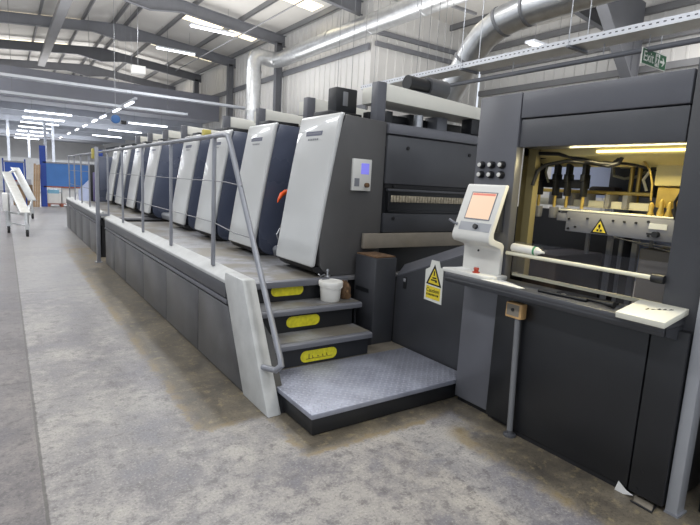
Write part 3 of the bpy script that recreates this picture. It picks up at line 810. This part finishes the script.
# hoses
for pts, r, m in (([(3.0, 2.17, 1.66), (3.02, 2.155, 1.76), (3.05, 2.12, 1.80), (3.10, 2.0, 1.83), (3.12, 1.85, 1.82), (3.12, 1.72, 1.80), (3.12, 1.66, 1.815), (3.12, 1.635, 1.87)], .013, 'hose'),
                  ([(3.05, 2.20, 1.88), (3.08, 2.05, 1.875), (3.1, 1.92, 1.845), (3.11, 1.78, 1.815), (3.12, 1.70, 1.81), (3.13, 1.67, 1.84), (3.13, 1.655, 1.885)], .012, 'hose'),
                  ([(3.1, 2.22, 1.85), (3.14, 2.1, 1.865), (3.16, 1.95, 1.855), (3.2, 1.6, 1.81), (3.25, 1.49, 1.78)], .008, 'hose'),
                  ([(3.6, 1.93, 1.86), (3.58, 1.88, 1.82), (3.56, 1.82, 1.82), (3.55, 1.77, 1.86)], .010, 'hosegrey'),
                  ([(3.6, 1.95, 1.82), (3.57, 1.92, 1.76), (3.56, 1.84, 1.74), (3.55, 1.75, 1.755), (3.54, 1.69, 1.79)], .010, 'hosegrey'),
                  ([(3.45, 1.70, 1.86), (3.43, 1.64, 1.85), (3.42, 1.61, 1.79), (3.42, 1.645, 1.73), (3.43, 1.62, 1.66)], .009, 'bar'),
                  ([(3.18, 1.56, 1.86), (3.18, 1.50, 1.78), (3.18, 1.475, 1.70), (3.18, 1.47, 1.60)], .006, 'brass'),
                  ([(3.22, 2.21, 1.85), (3.22, 2.23, 1.76), (3.22, 2.20, 1.69)], .008, 'hosegrey')):
    part(MB().tube(pts, r, 8), 'hose', M[m], D)
part(MB().tube([(3.9, 2.0, 1.95), (3.9, 1.78, 1.78)], .009, 8), 'stay', M['girt'], D)
part(MB().box(3.62, 3.90, 1.66, 1.98, 1.62, 1.90), 'gear_box', M['charcoal_low'], D, .01)
for y in (1.71, 1.76):
    part(MB().cyl((3.50, y, 1.56), (3.50, y, 1.88), .014), 'air_pipe', M['brass'], D)
for y, z in ((1.415, 1.56), (1.37, 1.55), (1.47, 1.54)):
    part(MB().lathe((3.2, y, z - .05), [(.018, 0), (.022, .02), (.012, .05), (.016, .08), (.006, .10)], 12), 'valve', M['brass'], D)
part(MB().tube([(3.15, 1.31, 1.50), (3.15, 1.325, 1.60), (3.15, 1.30, 1.66), (3.15, 1.28, 1.58), (3.15, 1.30, 1.53)], .009, 8), 'cable_loop', M['hose'], D)
# hoist guides and pile behind the acrylic
for y, r in ((2.07, .012), (1.90, .016), (1.82, .010), (1.72, .018), (1.62, .010)):
    part(MB().box(3.60 - r, 3.60 + r, y - r, y + r, .34, 1.40), 'chain_guide', M['girt'], D)
part(MB().box(3.30, 3.9, 1.10, 1.55, .34, 1.30), 'pile_guard', M['plinth'], D, .01)
part(MB().box(3.2, 3.8, 2.05, 2.32, .34, 1.18), 'pile_board', M['pile'], D, .006)
part(MB().tube([(3.12, 1.63, 1.365), (3.14, 1.45, 1.335), (3.15, 1.3, 1.315)], .004, 6), 'cable', M['hose'], D)
part(MB().tube([(3.12, 1.63, 1.36), (3.14, 1.45, 1.345), (3.15, 1.3, 1.34)], .004, 6), 'cable', M['hose'], D)

# touchscreen console on the shelf
t = thing('touchscreen_console', 'cream touchscreen console with a lit peach screen above a small tray', 'console', (2.7, 2.33, 1.015))
prof = [(2.600, 1.31), (2.718, 1.640), (2.733, 1.650), (2.758, 1.645), (2.650, 1.325), (2.652, 1.298), (2.668, 1.285), (2.745, 1.264), (2.765, 1.243), (2.765, 1.03),
        (2.735, 1.03), (2.735, 1.205), (2.722, 1.226), (2.622, 1.252), (2.604, 1.268), (2.598, 1.288)]
part(MB().prism(prof, 'y', 2.168, 2.498), 'housing', M['cream'], t, .006, seg=3)
part(MB().box(2.745, 2.80, 2.22, 2.45, 1.33, 1.60), 'bracket', M['charcoal_low'], t, .006, 'dark wall bracket')
part(MB().cyl((2.731, 2.36, 1.19), (2.738, 2.36, 1.19), .008), 'lock', M['dark'], t)
part(MB().prism([(2.60, 2.568), (2.60, 2.215), (2.67, 2.135), (2.79, 2.135), (2.79, 2.50), (2.70, 2.54)], 'z', 1.015, 1.045), 'tray', M['cream'], t, .008)
part(MB().lathe((2.66, 2.30, 1.045), [(.026, 0), (.026, .006), (.016, .008), (.016, .022), (.020, .026), (.016, .036), (.004, .038)], 18), 'stop_button', M['red'], t, 0, 'small red stop button')
part(MB().box(2.655, 2.76, 2.42, 2.52, 1.045, 1.047), 'plate', M['white'], t)
# sloping face frame of the head
A = V((2.600, 0, 1.31)); B = V((2.718, 0, 1.640)); sv = (B - A).normalized(); u = V((0, -1, 0))
def face(y, s, off=0): # s metres up the slope
    return A + sv * s + V((0, y, 0)) + sv.cross(u) * off
nrm = u.cross(sv)
if nrm.x > 0: nrm = -nrm
so = A + V((0, 2.422, 0)) + sv * .113 + nrm * .0025
scr = part(MB().plate(so - u * .008 - sv * .008, u, sv, [(0, 0), (.221, 0), (.221, .199), (0, .199)], .003), 'screen_frame', M['inkgrey'], t)
part(MB().plate(so + nrm * .001, u, sv, [(0, 0), (.205, 0), (.205, .183), (0, .183)], .002), 'screen', M['scrwarm'], scr, 0, 'lit peach coloured screen')
part(MB().plate(so + nrm * .0018, u, sv, [(0.004, .165), (.20, .165), (.20, .18), (0.004, .18)], .001), 'screen_header', M['scrred'], scr)
ko = A + V((0, 2.30, 0)) + sv * .055
part(MB().cyl(ko, ko + nrm * .02, .017, 16), 'dial', M['black'], t)
part(MB().plate(A + V((0, 2.45, 0)) + sv * .025 + nrm * .0012, u, sv, [(0, 0), (.27, 0), (.27, .06), (0, .06)], .001), 'keypad', M['shell_edge'], t)
k2 = A + V((0, 2.475, 0)) + sv * .06
part(MB().tube([k2, k2 + nrm * .03 + V((0, .01, .0)), k2 + nrm * .055 + V((0, .03, .012))], .009, 10), 'pen_holder', M['inkgrey'], t)

# things on and around the shelf
t = thing('spray_tube', 'white tube with green band lying on the guard rod', 'tube', (2.79, 2.0, 1.215))
part(MB().cyl((2.80, 2.125, 1.243), (2.80, 1.935, 1.240), .028, 20), 'body', M['plastic'], t, .003)
part(MB().cyl((2.80, 1.958, 1.2405), (2.80, 1.944, 1.2403), .0287, 20), 'band', mat('green_band', (60, 140, 92), .4), t, 0, 'green band')
part(MB().tube([(2.80, 1.936, 1.240), (2.80, 1.918, 1.239), (2.80, 1.905, 1.238), (2.80, 1.885, 1.238)], [.022, .018, .010, .008], 14), 'nozzle', M['plastic'], t)
t = thing('sampling_pad', 'cream flat pad with a scribbled mark at the far end of the shelf', 'pad', (2.68, 1.15, 1.015))
q0 = V((2.55, 1.272, 1.032)); uu = V((.25, .0, .044)); vv = V((0, -.235, 0))
mb = MB(); n_ = uu.cross(vv).normalized()
if n_.z < 0: n_ = -n_
mb.obox(q0 + uu / 2 + vv / 2 - n_ * .016, uu / 2, vv / 2, n_ * .016)
part(mb, 'pad', mat('cream_pad', (216, 214, 200), .45, 0, .03, 6), t, .004)
mb = MB(); rr = random.Random(2)
for k in range(5):
    a = .45 + .1 * k * .6; b = .38 + .09 * k
    p = q0 + uu * a + vv * b + n_ * .001
    mb.plate(p, uu.normalized(), vv.normalized(), [(0, 0), (rr.uniform(.01, .03), .004), (rr.uniform(.008, .02), rr.uniform(.012, .022)), (.002, .008)], .0008)
part(mb, 'scribble', M['ink'], t, 0, 'small dark scribble')
part(MB().prism([(2.60, 1.015), (2.80, 1.015), (2.80, 1.04), (2.60, 1.018)], 'y', 1.045, 1.265), 'wedge', M['charcoal_low'], t)
single(MB().prism([(2.60, 2.20), (2.60, 1.90), (2.635, 1.88), (2.74, 2.15), (2.73, 2.20)], 'z', 1.0185, 1.022), 'paper_sheet', M['boxwhite'], 'white paper sheet lying on the shelf beside the touchscreen console', 'paper')
for lab, pts in (('long dark tool lying along the middle of the shelf', [(2.66, 1.80, 1.025), (2.67, 1.60, 1.025), (2.68, 1.50, 1.027)]), ('short dark tool with a rounded end lying near the cream pad', [(2.70, 1.56, 1.03), (2.68, 1.42, 1.034), (2.665, 1.34, 1.036)])):
    single(MB().tube(pts, [.006, .009, .018] if 'short' in lab else [.010, .008, .012], 10), 'hand_tool', M['hose'], lab, 'tool', 'tools on the shelf')
single(MB().box(2.72, 2.80, 1.38, 1.72, 1.0155, 1.03), 'tool_mat', M['dark'], 'flat black mat at the back of the shelf', 'mat', bevel=.004)
single(MB().lathe((2.70, 1.66, 1.0155), [(.016, 0), (.016, .012), (.006, .014)], 14), 'ring_nut', M['steel'], 'small metal ring beside the dark tools on the shelf', 'ring')

t = thing('junction_box', 'pale brown junction box on a grey conduit in front of black panel', 'junction box', (2.71, 1.98, 0))
part(MB().box(2.685, 2.742, 1.922, 2.045, .80, .90), 'box', M['wood'], t, .006)
part(MB().plate((2.684, 2.035, .815), (0, -1, 0), (0, 0, 1), [(0, 0), (.095, 0), (.095, .075), (0, .075)], .001), 'front_plate', M['plinth'], t)
part(MB().cyl((2.678, 1.988, .855), (2.685, 1.988, .855), .011, 14), 'socket', M['ink'], t)
part(MB().tube([(2.715, 1.965, .80), (2.715, 1.935, .03)], .019, 12), 'conduit', M['girt'], t)
part(MB().lathe((2.715, 1.933, 0), [(.042, 0), (.042, .012), (.022, .02), (.020, .04)], 16), 'foot', M['charcoal'], t)

# white upright and dark cabinet at the right edge
t = thing('white_upright', 'light grey square upright beside the delivery tower', 'upright', (2.81, .965, 0))
part(MB().box(2.772, 2.86, .935, .992, .01, 1.75), 'post', M['shell_edge'], t, .004)
part(MB().box(2.768, 2.87, .925, .994, 0, .012), 'foot_plate', M['rail'], t)
single(MB().box(2.93, 3.6, .25, .90, 0, 1.75), 'dark_cabinet', M['black'], 'dark machine cabinet behind the light grey upright', 'cabinet', bevel=.01)
t = thing('metal_offcut', 'bent scrap of sheet metal on the floor by the tower foot', 'scrap', (2.62, 1.1, 0))
part(MB().prism([(2.70, 1.02), (2.71, 1.12), (2.785, 1.15), (2.785, 1.05)], 'z', .0005, .010), 'flat_piece', M['plinth'], t, .002)
part(MB().tube([(2.70, 1.13, .006), (2.695, 1.02, .006), (2.775, 1.035, .006)], .005, 6), 'dark_rim', M['dark'], t)
t = thing('torn_paper', 'torn pale scrap of card against the tower base', 'scrap', (2.7, 1.2, 0))
mb = MB(); mb.plate((2.735, 1.235, .0), (0, -1, 0), (0, 0, 1), [(0, 0), (.05, .0), (.10, .02), (.06, .03), (.015, .06)], .002)
part(mb, 'scrap', M['boxwhite'], t)

# bucket and rag on the middle step
t = thing('bucket', 'white plastic bucket with rim standing on the top step tread', 'bucket', (2.375, 3.70, .56))
part(MB().lathe((2.375, 3.70, .561), [(.082, 0), (.086, .004), (.097, .125), (.097, .13), (.105, .132), (.106, .149), (.0, .149)], 32), 'shell', M['plastic'], t)
part(MB().lathe((2.375, 3.70, .561), [(.110, .150), (.111, .168), (.108, .178), (.100, .180), (.096, .174), (.0, .174)], 32), 'lid', M['plastic'], t)
part(MB().tube([(2.375 + .106 * math.cos(a), 3.70 + .106 * math.sin(a), .561 + .140 - .018 * math.sin((a + 2.6) / 2.1 * PI)) for a in [-2.6 + .15 * k for k in range(15)]], .003, 6), 'handle', M['plastic'], t)
t = thing('brown_rag', 'crumpled brown rag lying on the step beside white bucket', 'rag', (2.53, 3.72, .56))
rr = random.Random(11)
mb = MB(); bmesh.ops.create_icosphere(mb.bm, subdivisions=3, radius=1)
for vtx in mb.bm.verts:
    d = vtx.co.copy(); f = 1 + .22 * math.sin(5 * d.x + 3 * d.y) * math.cos(4 * d.z + 2 * d.x) + .12 * math.sin(11 * d.y + 7 * d.z)
    vtx.co = V((2.535 + d.x * .055 * f, 3.715 + d.y * .06 * f, .563 + max(0, (d.z + .55)) * .095 * f))
part(mb, 'cloth', M['rag'], t)
part(MB().tube([(2.52, 3.675, .58), (2.53, 3.665, .64), (2.545, 3.68, .69), (2.56, 3.70, .66)], [.006, .009, .008, .004], 8), 'fold', mat('tan_cloth', (170, 140, 100), .8, 0, .3, 30), t, 0, 'tan fold of cloth')
t = thing('valve_fitting', 'small pale metal fitting on the landing behind the bucket', 'fitting', (2.40, 3.82, .75))
part(MB().lathe((2.42, 3.835, .75), [(.032, 0), (.032, .014), (.012, .018), (.010, .05), (.016, .054), (.012, .07), (.003, .074)], 16), 'body', M['steel'], t)
part(MB().tube([(2.385, 3.83, .775), (2.34, 3.82, .76), (2.31, 3.81, .785)], .006, 8), 'lever', M['steel'], t)

# exit sign hanging from the cable tray
t = thing('exit_sign', 'green and white exit sign hanging above the delivery tower', 'sign', (4.68, 2.3, 2.74))
u, v = V((1, 0, 0)), V((0, 0, 1)); o = V((4.465, 2.30, 2.738))
W_, H_ = .425, .130
part(MB().plate(o, u, v, [(0, 0), (W_, 0), (W_, H_), (0, H_)], .008), 'board', M['signwhite'], t)
part(MB().plate(o + V((.006, -.001, .006)), u, v, [(0, 0), (W_ - .012, 0), (W_ - .012, H_ - .012), (0, H_ - .012)], .001), 'green_face', M['green'], t, 0, 'green face')
part(text_mesh('Exit', .115, o + V((.02, -.002, .030)), u, v, .0005, .001), 'lettering', M['signwhite'], t, 0, 'white lettering')
mb = MB(); q = o + V((0, -.002, 0))
mb.plate(q, u, v, [(.225, .012), (.30, .012), (.30, .118), (.225, .118)], .0006)
part(mb, 'door_symbol', M['signwhite'], t)
mb = MB(); q = o + V((0, -.003, 0))
for pl in ([(.262, .098), (.274, .098), (.274, .110), (.262, .110)], [(.255, .06), (.272, .058), (.282, .094), (.262, .096)], [(.262, .062), (.272, .058), (.288, .03), (.292, .018), (.284, .018)], [(.255, .062), (.264, .058), (.252, .04), (.236, .03), (.234, .038)], [(.242, .09), (.262, .096), (.26, .086), (.246, .080)], [(.278, .092), (.282, .084), (.296, .076), (.296, .084)]):
    mb.plate(q, u, v, pl, .0006)
part(mb, 'running_figure', M['green'], t)
mb = MB(); q = o + V((0, -.002, 0))
mb.plate(q, u, v, [(.315, .055), (.365, .055), (.348, .030), (.362, .030), (.398, .065), (.362, .100), (.348, .100), (.365, .075), (.315, .075)], .0006)
part(mb, 'arrow', M['signwhite'], t)
for x in (.10, .30): part(MB().cyl(o + V((x, .004, H_)), o + V((x, .004, 3.02 - 2.738)), .004, 6), 'hanger', M['steel'], t)

# ------------------------------------------------------------------ services under the roof
t = thing('cable_tray', 'perforated steel cable tray running above the delivery tower', 'cable tray', (4.5, 3.3, 3.0))
part(MB().box(4.40, 4.66, .2, 6.3, 2.985, 2.995), 'tray_floor', M['galv'], t)
part(MB().box(4.40, 4.405, .2, 6.3, 2.995, 3.045), 'tray_side', M['perf'], t)
part(MB().box(4.655, 4.66, .2, 6.3, 2.995, 3.045), 'tray_side', M['perf'], t)
for y in (1.6, 2.95, 4.3):
    h = part(MB().box(4.38, 4.68, y - .02, y + .02, 2.965, 2.985), 'hanger_bar', M['rafter'], t)
    for x in (4.385, 4.675): part(MB().cyl((x, y, 2.97), (x, y, roofz(x) - .001), .005, 6), 'drop_rod', M['steel'], h)
t = thing('sprinkler_pipe', 'dark steel sprinkler pipe running under the cable tray', 'pipe', (4.5, 3.0, 2.85))
part(MB().tube([(4.56, .2, 2.87), (4.56, 5.0, 2.862)], .024, 12), 'pipe', M['rafter'], t)
for y in (1.55, 2.7, 3.7): part(MB().cyl((4.56, y, 2.88), (4.56, y, 2.985), .006, 6), 'clip', M['steel'], t)

t = thing('extraction_duct', 'long spiral duct rising from the press and running along the wall', 'duct', (8.35, 19.4, 2.2))
part(MB().tube([(8.35, 19.4, 2.2), (8.35, 19.4, 6.15), (8.42, 19.4, 6.34), (8.62, 19.4, 6.42), (9.1, 19.38, 6.38), (9.26, 19.2, 6.36), (9.3, 18.9, 6.35), (9.3, 14.0, 6.38), (9.3, 8.3, 6.38)], .29, 22), 'run', M['galv'], t)
for p, d in (((8.35, 19.4, 3.4), 'z'), ((8.35, 19.4, 4.6), 'z'), ((8.35, 19.4, 5.8), 'z'), ((9.3, 17.5, 6.36), 'y'), ((9.3, 15.2, 6.38), 'y'), ((9.3, 12.9, 6.38), 'y'), ((9.3, 10.6, 6.38), 'y')):
    p = V(p); e = V((0, 0, .03)) if d == 'z' else V((0, .03, 0))
    part(MB().cyl(p - e, p + e, .305, 22), 'joint_band', M['galv'], t)
t = thing('extraction_duct', 'thick bent spiral duct rising steeply above the end of the press', 'duct', (7, 7, 2.6))
part(MB().tube([(7, 7.35, 2.3), (7, 7.10, 3.35), (7, 6.60, 4.05), (7, 6.35, 4.27), (7, 6.0, 4.42), (7, 5.4, 4.50), (7, 3.2, 4.54)], .245, 24), 'run', M['galv'], t)
for a, b in (((7, 6.72, 3.9), (7, 6.69, 3.94)), ((7, 6.02, 4.41), (7, 5.97, 4.43)), ((7, 5.5, 4.49), (7, 5.45, 4.495))):
    part(MB().cyl(a, b, .262, 24), 'joint_band', M['girt'], t)
part(MB().tube([(7.0, 5.6, 4.7), (7, 5.6, 7.9)], .008, 6), 'hanger', M['steel'], t)
part(MB().tube([(7.0, 4.2, 4.7), (7, 4.2, 7.9)], .008, 6), 'hanger', M['steel'], t)

single(MB().prism([(1.78, 7.0), (2.10, 7.0), (2.10, 7.22), (2.06, 7.22), (2.06, 7.12), (1.82, 7.12), (1.82, 7.22), (1.78, 7.22)], 'y', 12, 33), 'busbar_trunking', M['girt'], 'long grey trunking running along under the roof above the aisle', 'trunking')
for lab, z, xe in (('upper white cable tray crossing the hall in front of the bulkhead', 4.88, 9.6), ('lower white cable tray crossing the hall below the bulkhead edge', 4.26, 6.8)):
    t = thing('cross_tray', lab, 'cable tray', (1, 23.1, z), 'white cross trays')
    part(MB().box(-8, xe, 22.9, 22.93, z - .05, z + .05), 'tray_side', M['ltcol'], t)
    part(MB().box(-8, xe, 22.93, 23.3, z - .05, z - .04), 'tray_floor', M['ltcol'], t)
    for x in (-6, -3, .4, 3.0, 6.0):
        part(MB().cyl((x, 23.1, z - .04), (x, 23.1, roofz(x) - .21), .008, 6), 'drop_rod', M['girt'], t)
# hanging battens
def batten(label, c, L, alongx, grp, tubes=1, w=.07):
    t = thing('batten_light', label, 'ceiling light', c, grp)
    c = V(c); d = V((L / 2, 0, 0)) if alongx else V((0, L / 2, 0)); s = V((0, w, 0)) if alongx else V((w, 0, 0))
    mb = MB(); mb.obox(c + V((0, 0, .05)), d, s, V((0, 0, .03))); part(mb, 'gear_tray', M['ltcol'], t)
    part(MB().cyl(c - d * .98, c + d * .98, .045, 10), 'tube', M['tube'], t)
    for e in (-.7, .7):
        zt = 4.6 if c.z < 4.55 and c.y > 27.2 else roofz(c.x) - .02
        part(MB().cyl(c + d * e + V((0, 0, .08)), V(((c + d * e).x, c.y + (d * e).y, zt)), .005, 6), 'hanger', M['girt'], t)
    return t
def arealight(name, loc, sx, sy, power, col=(1, 1, 1), rot=(0, 0, 0)):
    l = bpy.data.lights.new(name, 'AREA'); l.shape = 'RECTANGLE'; l.size = sx; l.size_y = sy; l.energy = power; l.color = col
    o = bpy.data.objects.new(name, l); o.location = loc; o.rotation_euler = rot; COL.objects.link(o)
    return o
batten('bright twin batten hung under the right roof slope, nearest of its row', (6.75, 19.6, 7.05), 1.7, True, 'battens under the right roof slope', w=.12)
batten('bright batten hung under the right roof slope, farther down the hall', (6.6, 24.0, 7.05), 1.7, True, 'battens under the right roof slope', w=.12)
pos = ['nearest', 'second', 'third', 'fourth', 'fifth', 'sixth', 'seventh', 'eighth']
for k, y in enumerate((27.6, 31.2, 34.5, 38.5, 43.0, 48.0, 54.0)):
    batten('%s of the crosswise battens receding above the aisle in the far hall' % pos[k], (1.85, y, 4.10), 1.9, True, 'crosswise battens in the far hall')
for k, y in enumerate((27.6, 33.5, 40.0)):
    batten('%s of the crosswise battens over the press side of the far hall' % pos[k], (6.2, y, 4.05), 1.9, True, 'battens over the press side of the far hall')
for k, y in enumerate((21.6, 24.2, 27.8, 30.6, 34.5, 38.5, 43.5, 50.0)):
    batten('%s light of the lengthwise trunking row down the hall' % pos[k], (4.15, y, 4.22), 1.5, False, 'lengthwise light row')
single(MB().box(4.165, 4.25, 20.6, 27.0, 4.31, 4.38), 'light_trunking', M['ltcol'], 'white lengthwise trunking carrying the light row', 'trunking')
batten('bright batten hung above the end of the press beside the big duct', (12.4, 9.0, 5.55), 1.5, True, None, w=.14)
single(MB().tube([(7.15, 9, 6.62), (7.15, 26, 6.62)], .022, 8), 'conduit', M['girt'], 'thin pale conduit running along the roof above the press units', 'conduit')
for k, (xa, za, xb, zb) in enumerate(((4.2, 6.55, 7.7, 6.45), (5.9, 6.75, 11.6, 6.6))):
    single(MB().box(xa, xb, 10.9, 10.98, za - .07, za), 'tie_bar', M['girt'], ['lower dark tie bar under the roof above the nearest press unit', 'upper dark tie bar under the roof reaching over the big duct'][k], 'tie bar')
for k in range(9):
    x, y = 5.2 + .35 * k, 6.0 + .55 * ((k * 5) % 9)
    single(MB().cyl((x, y, 2.9), (x, y, roofz(x) - .21), .0045, 5), 'hanging_wire', M['girt'], 'thin wire hanging from the roof above the end of the press', 'wire', 'wires hanging above the press end')
t = thing('cable_reel', 'round blue reel hanging on a cord below the light row', 'reel', (3.4, 20.0, 3.4))
part(MB().cyl((3.39, 19.95, 3.45), (3.39, 20.1, 3.45), .15, 20), 'drum', M['bluereel'], t, .01)
part(MB().cyl((3.39, 20.02, 3.55), (3.39, 20.02, roofz(3.39) - .02), .008, 6), 'cord', M['steel'], t)
part(MB().box(3.56, 3.74, 19.95, 20.1, 3.3, 3.42), 'bracket', M['black'], t)
single(MB().box(3.95, 4.4, 19.9, 20.2, 5.12, 5.40), 'roof_heater', M['white'], 'small white box hung high in the middle of the roof', 'heater', bevel=.01)
single(MB().cyl((4.17, 20.05, 5.4), (4.17, 20.05, 7.95), .008, 6), 'hanger_rod', M['steel'], 'thin rod carrying the small white box under the roof', 'rod')

# ------------------------------------------------------------------ far end of the aisle
def rack(label, x0, x1, y, zt, panel, za, zb, uw=.09):
    t = thing('storage_rack', label, 'rack', ((x0 + x1) / 2, y, 0), 'blue storage racks at the end of the aisle')
    for x in (x0, x1): part(MB().box(x - uw / 2, x + uw / 2, y, y + .09, 0, zt), 'upright', M['blue'], t)
    part(MB().box(x0, x1, y, y + .05, za - .06, za), 'beam', M['pallet'], t)
    part(MB().box(x0, x1, y, y + .05, zb, zb + .06), 'beam', M['rail'], t)
    if panel: part(MB().box(x0 + .05, x1 - .05, y + .02, y + .05, za, zb), 'panel', panel, t)
    return t
rack('blue storage rack with a large pale blue panel at the aisle end', 1.36, 3.5, 24.5, 2.5, M['bluepanel'], .86, 1.80, .22)
rack('blue storage rack with a small deep blue panel further left', .0, .74, 24.6, 1.9, M['darkblue'], 1.05, 1.75, .05)
mb = MB(); mb.prism([(2.6, 0), (3.6, 0), (3.6, 1.85), (2.6, .75)], 'y', 24.2, 24.25)
single(mb, 'sloped_board', M['paleblue'], 'pale sloped board in front of the blue panelled rack', 'board')
for k, (x, z) in enumerate(((1.05, 1.75), (1.13, 1.7), (1.21, 1.72))):
    mb = MB(); mb.prism([(x - .10, .0), (x - .03, .0), (x + .05, z), (x - .02, z)], 'y', 24.25 + .02 * k, 24.29 + .02 * k)
    single(mb, 'timber_plank', M['timber'], ['leftmost pale plank leaning beside the blue rack upright', 'middle pale plank leaning beside the blue rack upright', 'rightmost pale plank leaning beside the blue rack upright'][k], 'plank', 'leaning planks')
single(MB().box(1.5, 1.98, 24.6, 25.2, .14, .55), 'carton', M['boxwhite'], 'white carton under a light blue carton beneath the blue rack', 'carton', 'cartons under the rack')
single(MB().box(1.52, 1.92, 24.6, 25.1, .552, .70), 'carton', M['ltblue'], 'light blue carton on top of a white carton', 'carton', 'cartons under the rack')
single(MB().box(2.03, 2.5, 24.6, 25.2, .14, .80), 'carton', M['boxwhite'], 'tall white carton beside the light blue one', 'carton', 'cartons under the rack')
mb = MB()
for i in range(3): mb.box(1.48, 2.55, 24.5 + .32 * i, 24.6 + .32 * i, .10, .13); 
for x in (1.48, 1.95, 2.45): mb.box(x, x + .1, 24.5, 25.24, 0, .10)
single(mb, 'pallet', M['pallet'], 'red brown pallet carrying cartons under the blue rack', 'pallet')
for x, y, lab in ((2.02, 33.6, 'white square column behind the blue rack upright'), (1.55, 42, 'thin white column farther down the hall'), (.32, 36, 'white square column at the far left of the aisle'), (2.6, 36.4, 'white square column right of the one behind the rack upright')):
    w = .07
    single(MB().box(x - w, x + w, y - w, y + w, 0, 4.55), 'white_column', M['ltcol'], lab, 'column', 'white columns')
for x in (2.35, 2.95):
    pass
single(MB().box(.3, 1.0, 25.2, 25.7, 0, .85), 'pallet_box', M['timber'], 'pale brown crate behind the trolley at the aisle end', 'crate', bevel=.01)
single(MB().box(.35, .95, 25.25, 25.65, .852, 1.1), 'carton', M['boxwhite'], 'white carton standing on the pale brown crate', 'carton', bevel=.01)
# blue partition panels and white plant in the far hall
single(MB().box(-3, 9, 40, 40.1, 0, 2.2), 'partition', M['white'], 'long white partition across the far hall', 'partition')

# aluminium trolley
t = thing('aluminium_trolley', 'aluminium trolley with sloping rails and black casters in the aisle', 'trolley', (.3, 15, 0))
fl = [(.40, 13.75), (.05, 14.6), (.70, 18.6), (.06, 18.2)]
for x, y in fl:
    w = part(MB().cyl((x - .03, y, .10), (x + .03, y, .10), .10, 18), 'caster', M['rubber'], t, .008)
    part(MB().box(x - .045, x + .045, y - .07, y + .05, .13, .30), 'fork', M['alu'], w)
part(MB().tube([(.40, 13.75, .25), (.40, 13.80, .52)], .045, 10), 'leg', M['alu'], t)
part(MB().tube([(.05, 14.6, .25), (.05, 14.6, .95)], .05, 10), 'leg', M['alu'], t)
part(MB().tube([(.70, 18.6, .19), (.70, 18.6, .60)], .03, 10), 'leg', M['alu'], t)
part(MB().tube([(.06, 18.2, .19), (.06, 18.2, .9)], .03, 10), 'leg', M['alu'], t)
part(MB().tube([(.40, 13.80, .50), (.05, 14.6, .50)], .024, 8), 'base_rail', M['alu'], t)
part(MB().tube([(.05, 14.6, .5), (.06, 18.2, .5)], .024, 8), 'base_rail', M['alu'], t)
part(MB().tube([(.40, 13.8, .52), (.70, 18.6, .58)], .024, 8), 'base_rail', M['alu'], t)
part(MB().tube([(.40, 13.8, .25), (.06, 14.6, .25)], .015, 8), 'cross_brace', M['alu'], t)
def channel(a, b, w=.09, h=.05):
    a, b = V(a), V(b); d = (b - a) / 2; s = V((w / 2, 0, 0)); n_ = d.cross(s).normalized() * h / 2
    return MB().obox((a + b) / 2, d, s, n_)
part(channel((.38, 13.85, .52), (.06, 15.6, 1.42), .20, .08), 'sloping_rail', M['alu'], t, .008)
part(channel((.70, 18.3, .58), (.30, 18.6, 1.55), .22, .08), 'sloping_rail', M['alu'], t, .008)
part(MB().tube([(.06, 15.6, 1.38), (.30, 18.6, 1.5)], .035, 8), 'top_rail', M['alu'], t)
part(MB().box(-.05, .06, 14.3, 15.0, .55, .95), 'side_plate', M['white'], t, .01)

# ------------------------------------------------------------------ light
UP = (PI, 0, 0)
for x, y in [(-2.5, -2), (-2.5, 4.5), (-2.5, 11), (-2.5, 17.5), (-2.5, 24)]:
    arealight('aisle_lamp_row', (x, y, 6.6), .6, 4.0, 210, (.93, .96, 1.0))
for x, y in [(3.2, -1), (3.6, 7.0), (3.6, 14.5), (5.5, 21)]:
    arealight('press_lamp_row', (x, y, 6.9), .6, 3.5, 190, (.95, .97, 1.0))
# added fill lights with no fittings, aimed up to brighten the roof
for x, y in [(-4, 5), (-4, 13), (-4, 21), (2, 1), (2, 8), (2, 14), (2, 18.5), (7, 12), (7, 18), (9.5, 3), (10.5, 9)]:
    arealight('roof_fill_light', (x, y, 4.3), 2.5, 5.0, 165, (1.0, .985, .965), UP)
for y in (32, 38):
    arealight('roof_fill_light', (3, y, 5.6), 10, 2.5, 260, (1.0, .98, .96), UP)  # more added fill above the far ceiling, aimed at the roof
arealight('side_lamp_row', (12, 5, 6.3), 3.5, .5, 260, (1, .97, .93))
for y in (29, 34, 41, 50, 60):
    arealight('far_hall_lamp_row', (2.5, y, 4.0), 9, .5, 330, (.95, .97, 1.0))
    arealight('far_hall_ceiling_fill', (2.5, y + 1.5, 3.3), 9, .8, 110, (.95, .97, 1.0), UP)  # added upward fill that brightens the far hall ceiling
arealight('delivery_lamp', (3.05, 1.6, 1.86), .03, .7, 8.5, (1, .86, .48), (0, 0.5, 0))

w = bpy.data.worlds.new('hall_air'); SC.world = w; w.use_nodes = True
bg = w.node_tree.nodes['Background']; bg.inputs[0].default_value = (.86, .92, 1, 1); bg.inputs[1].default_value = 1.0

# ------------------------------------------------------------------ camera
R_ = V((.82475185, -.56296385, .05344236)); Dn = V((-.04343746, -.15729454, -.98659597)); F_ = V((.56382406, .81137545, -.15418268))
cam = bpy.data.cameras.new('camera'); cam.sensor_width = 36; cam.lens = 500.2 / 700 * 36; cam.clip_start = .05; cam.clip_end = 300
co = bpy.data.objects.new('camera', cam); COL.objects.link(co)
up, bk = -Dn, -F_
co.matrix_world = Matrix(((R_.x, up.x, bk.x, 0), (R_.y, up.y, bk.y, 0), (R_.z, up.z, bk.z, 1.6), (0, 0, 0, 1)))
SC.camera = co
vs = SC.view_settings
vs.view_transform = 'Standard'; vs.look = 'None'; vs.exposure = 0.0; vs.gamma = 1; vs.use_curve_mapping = False
SC.cycles.max_bounces = 8; SC.cycles.use_denoising = True
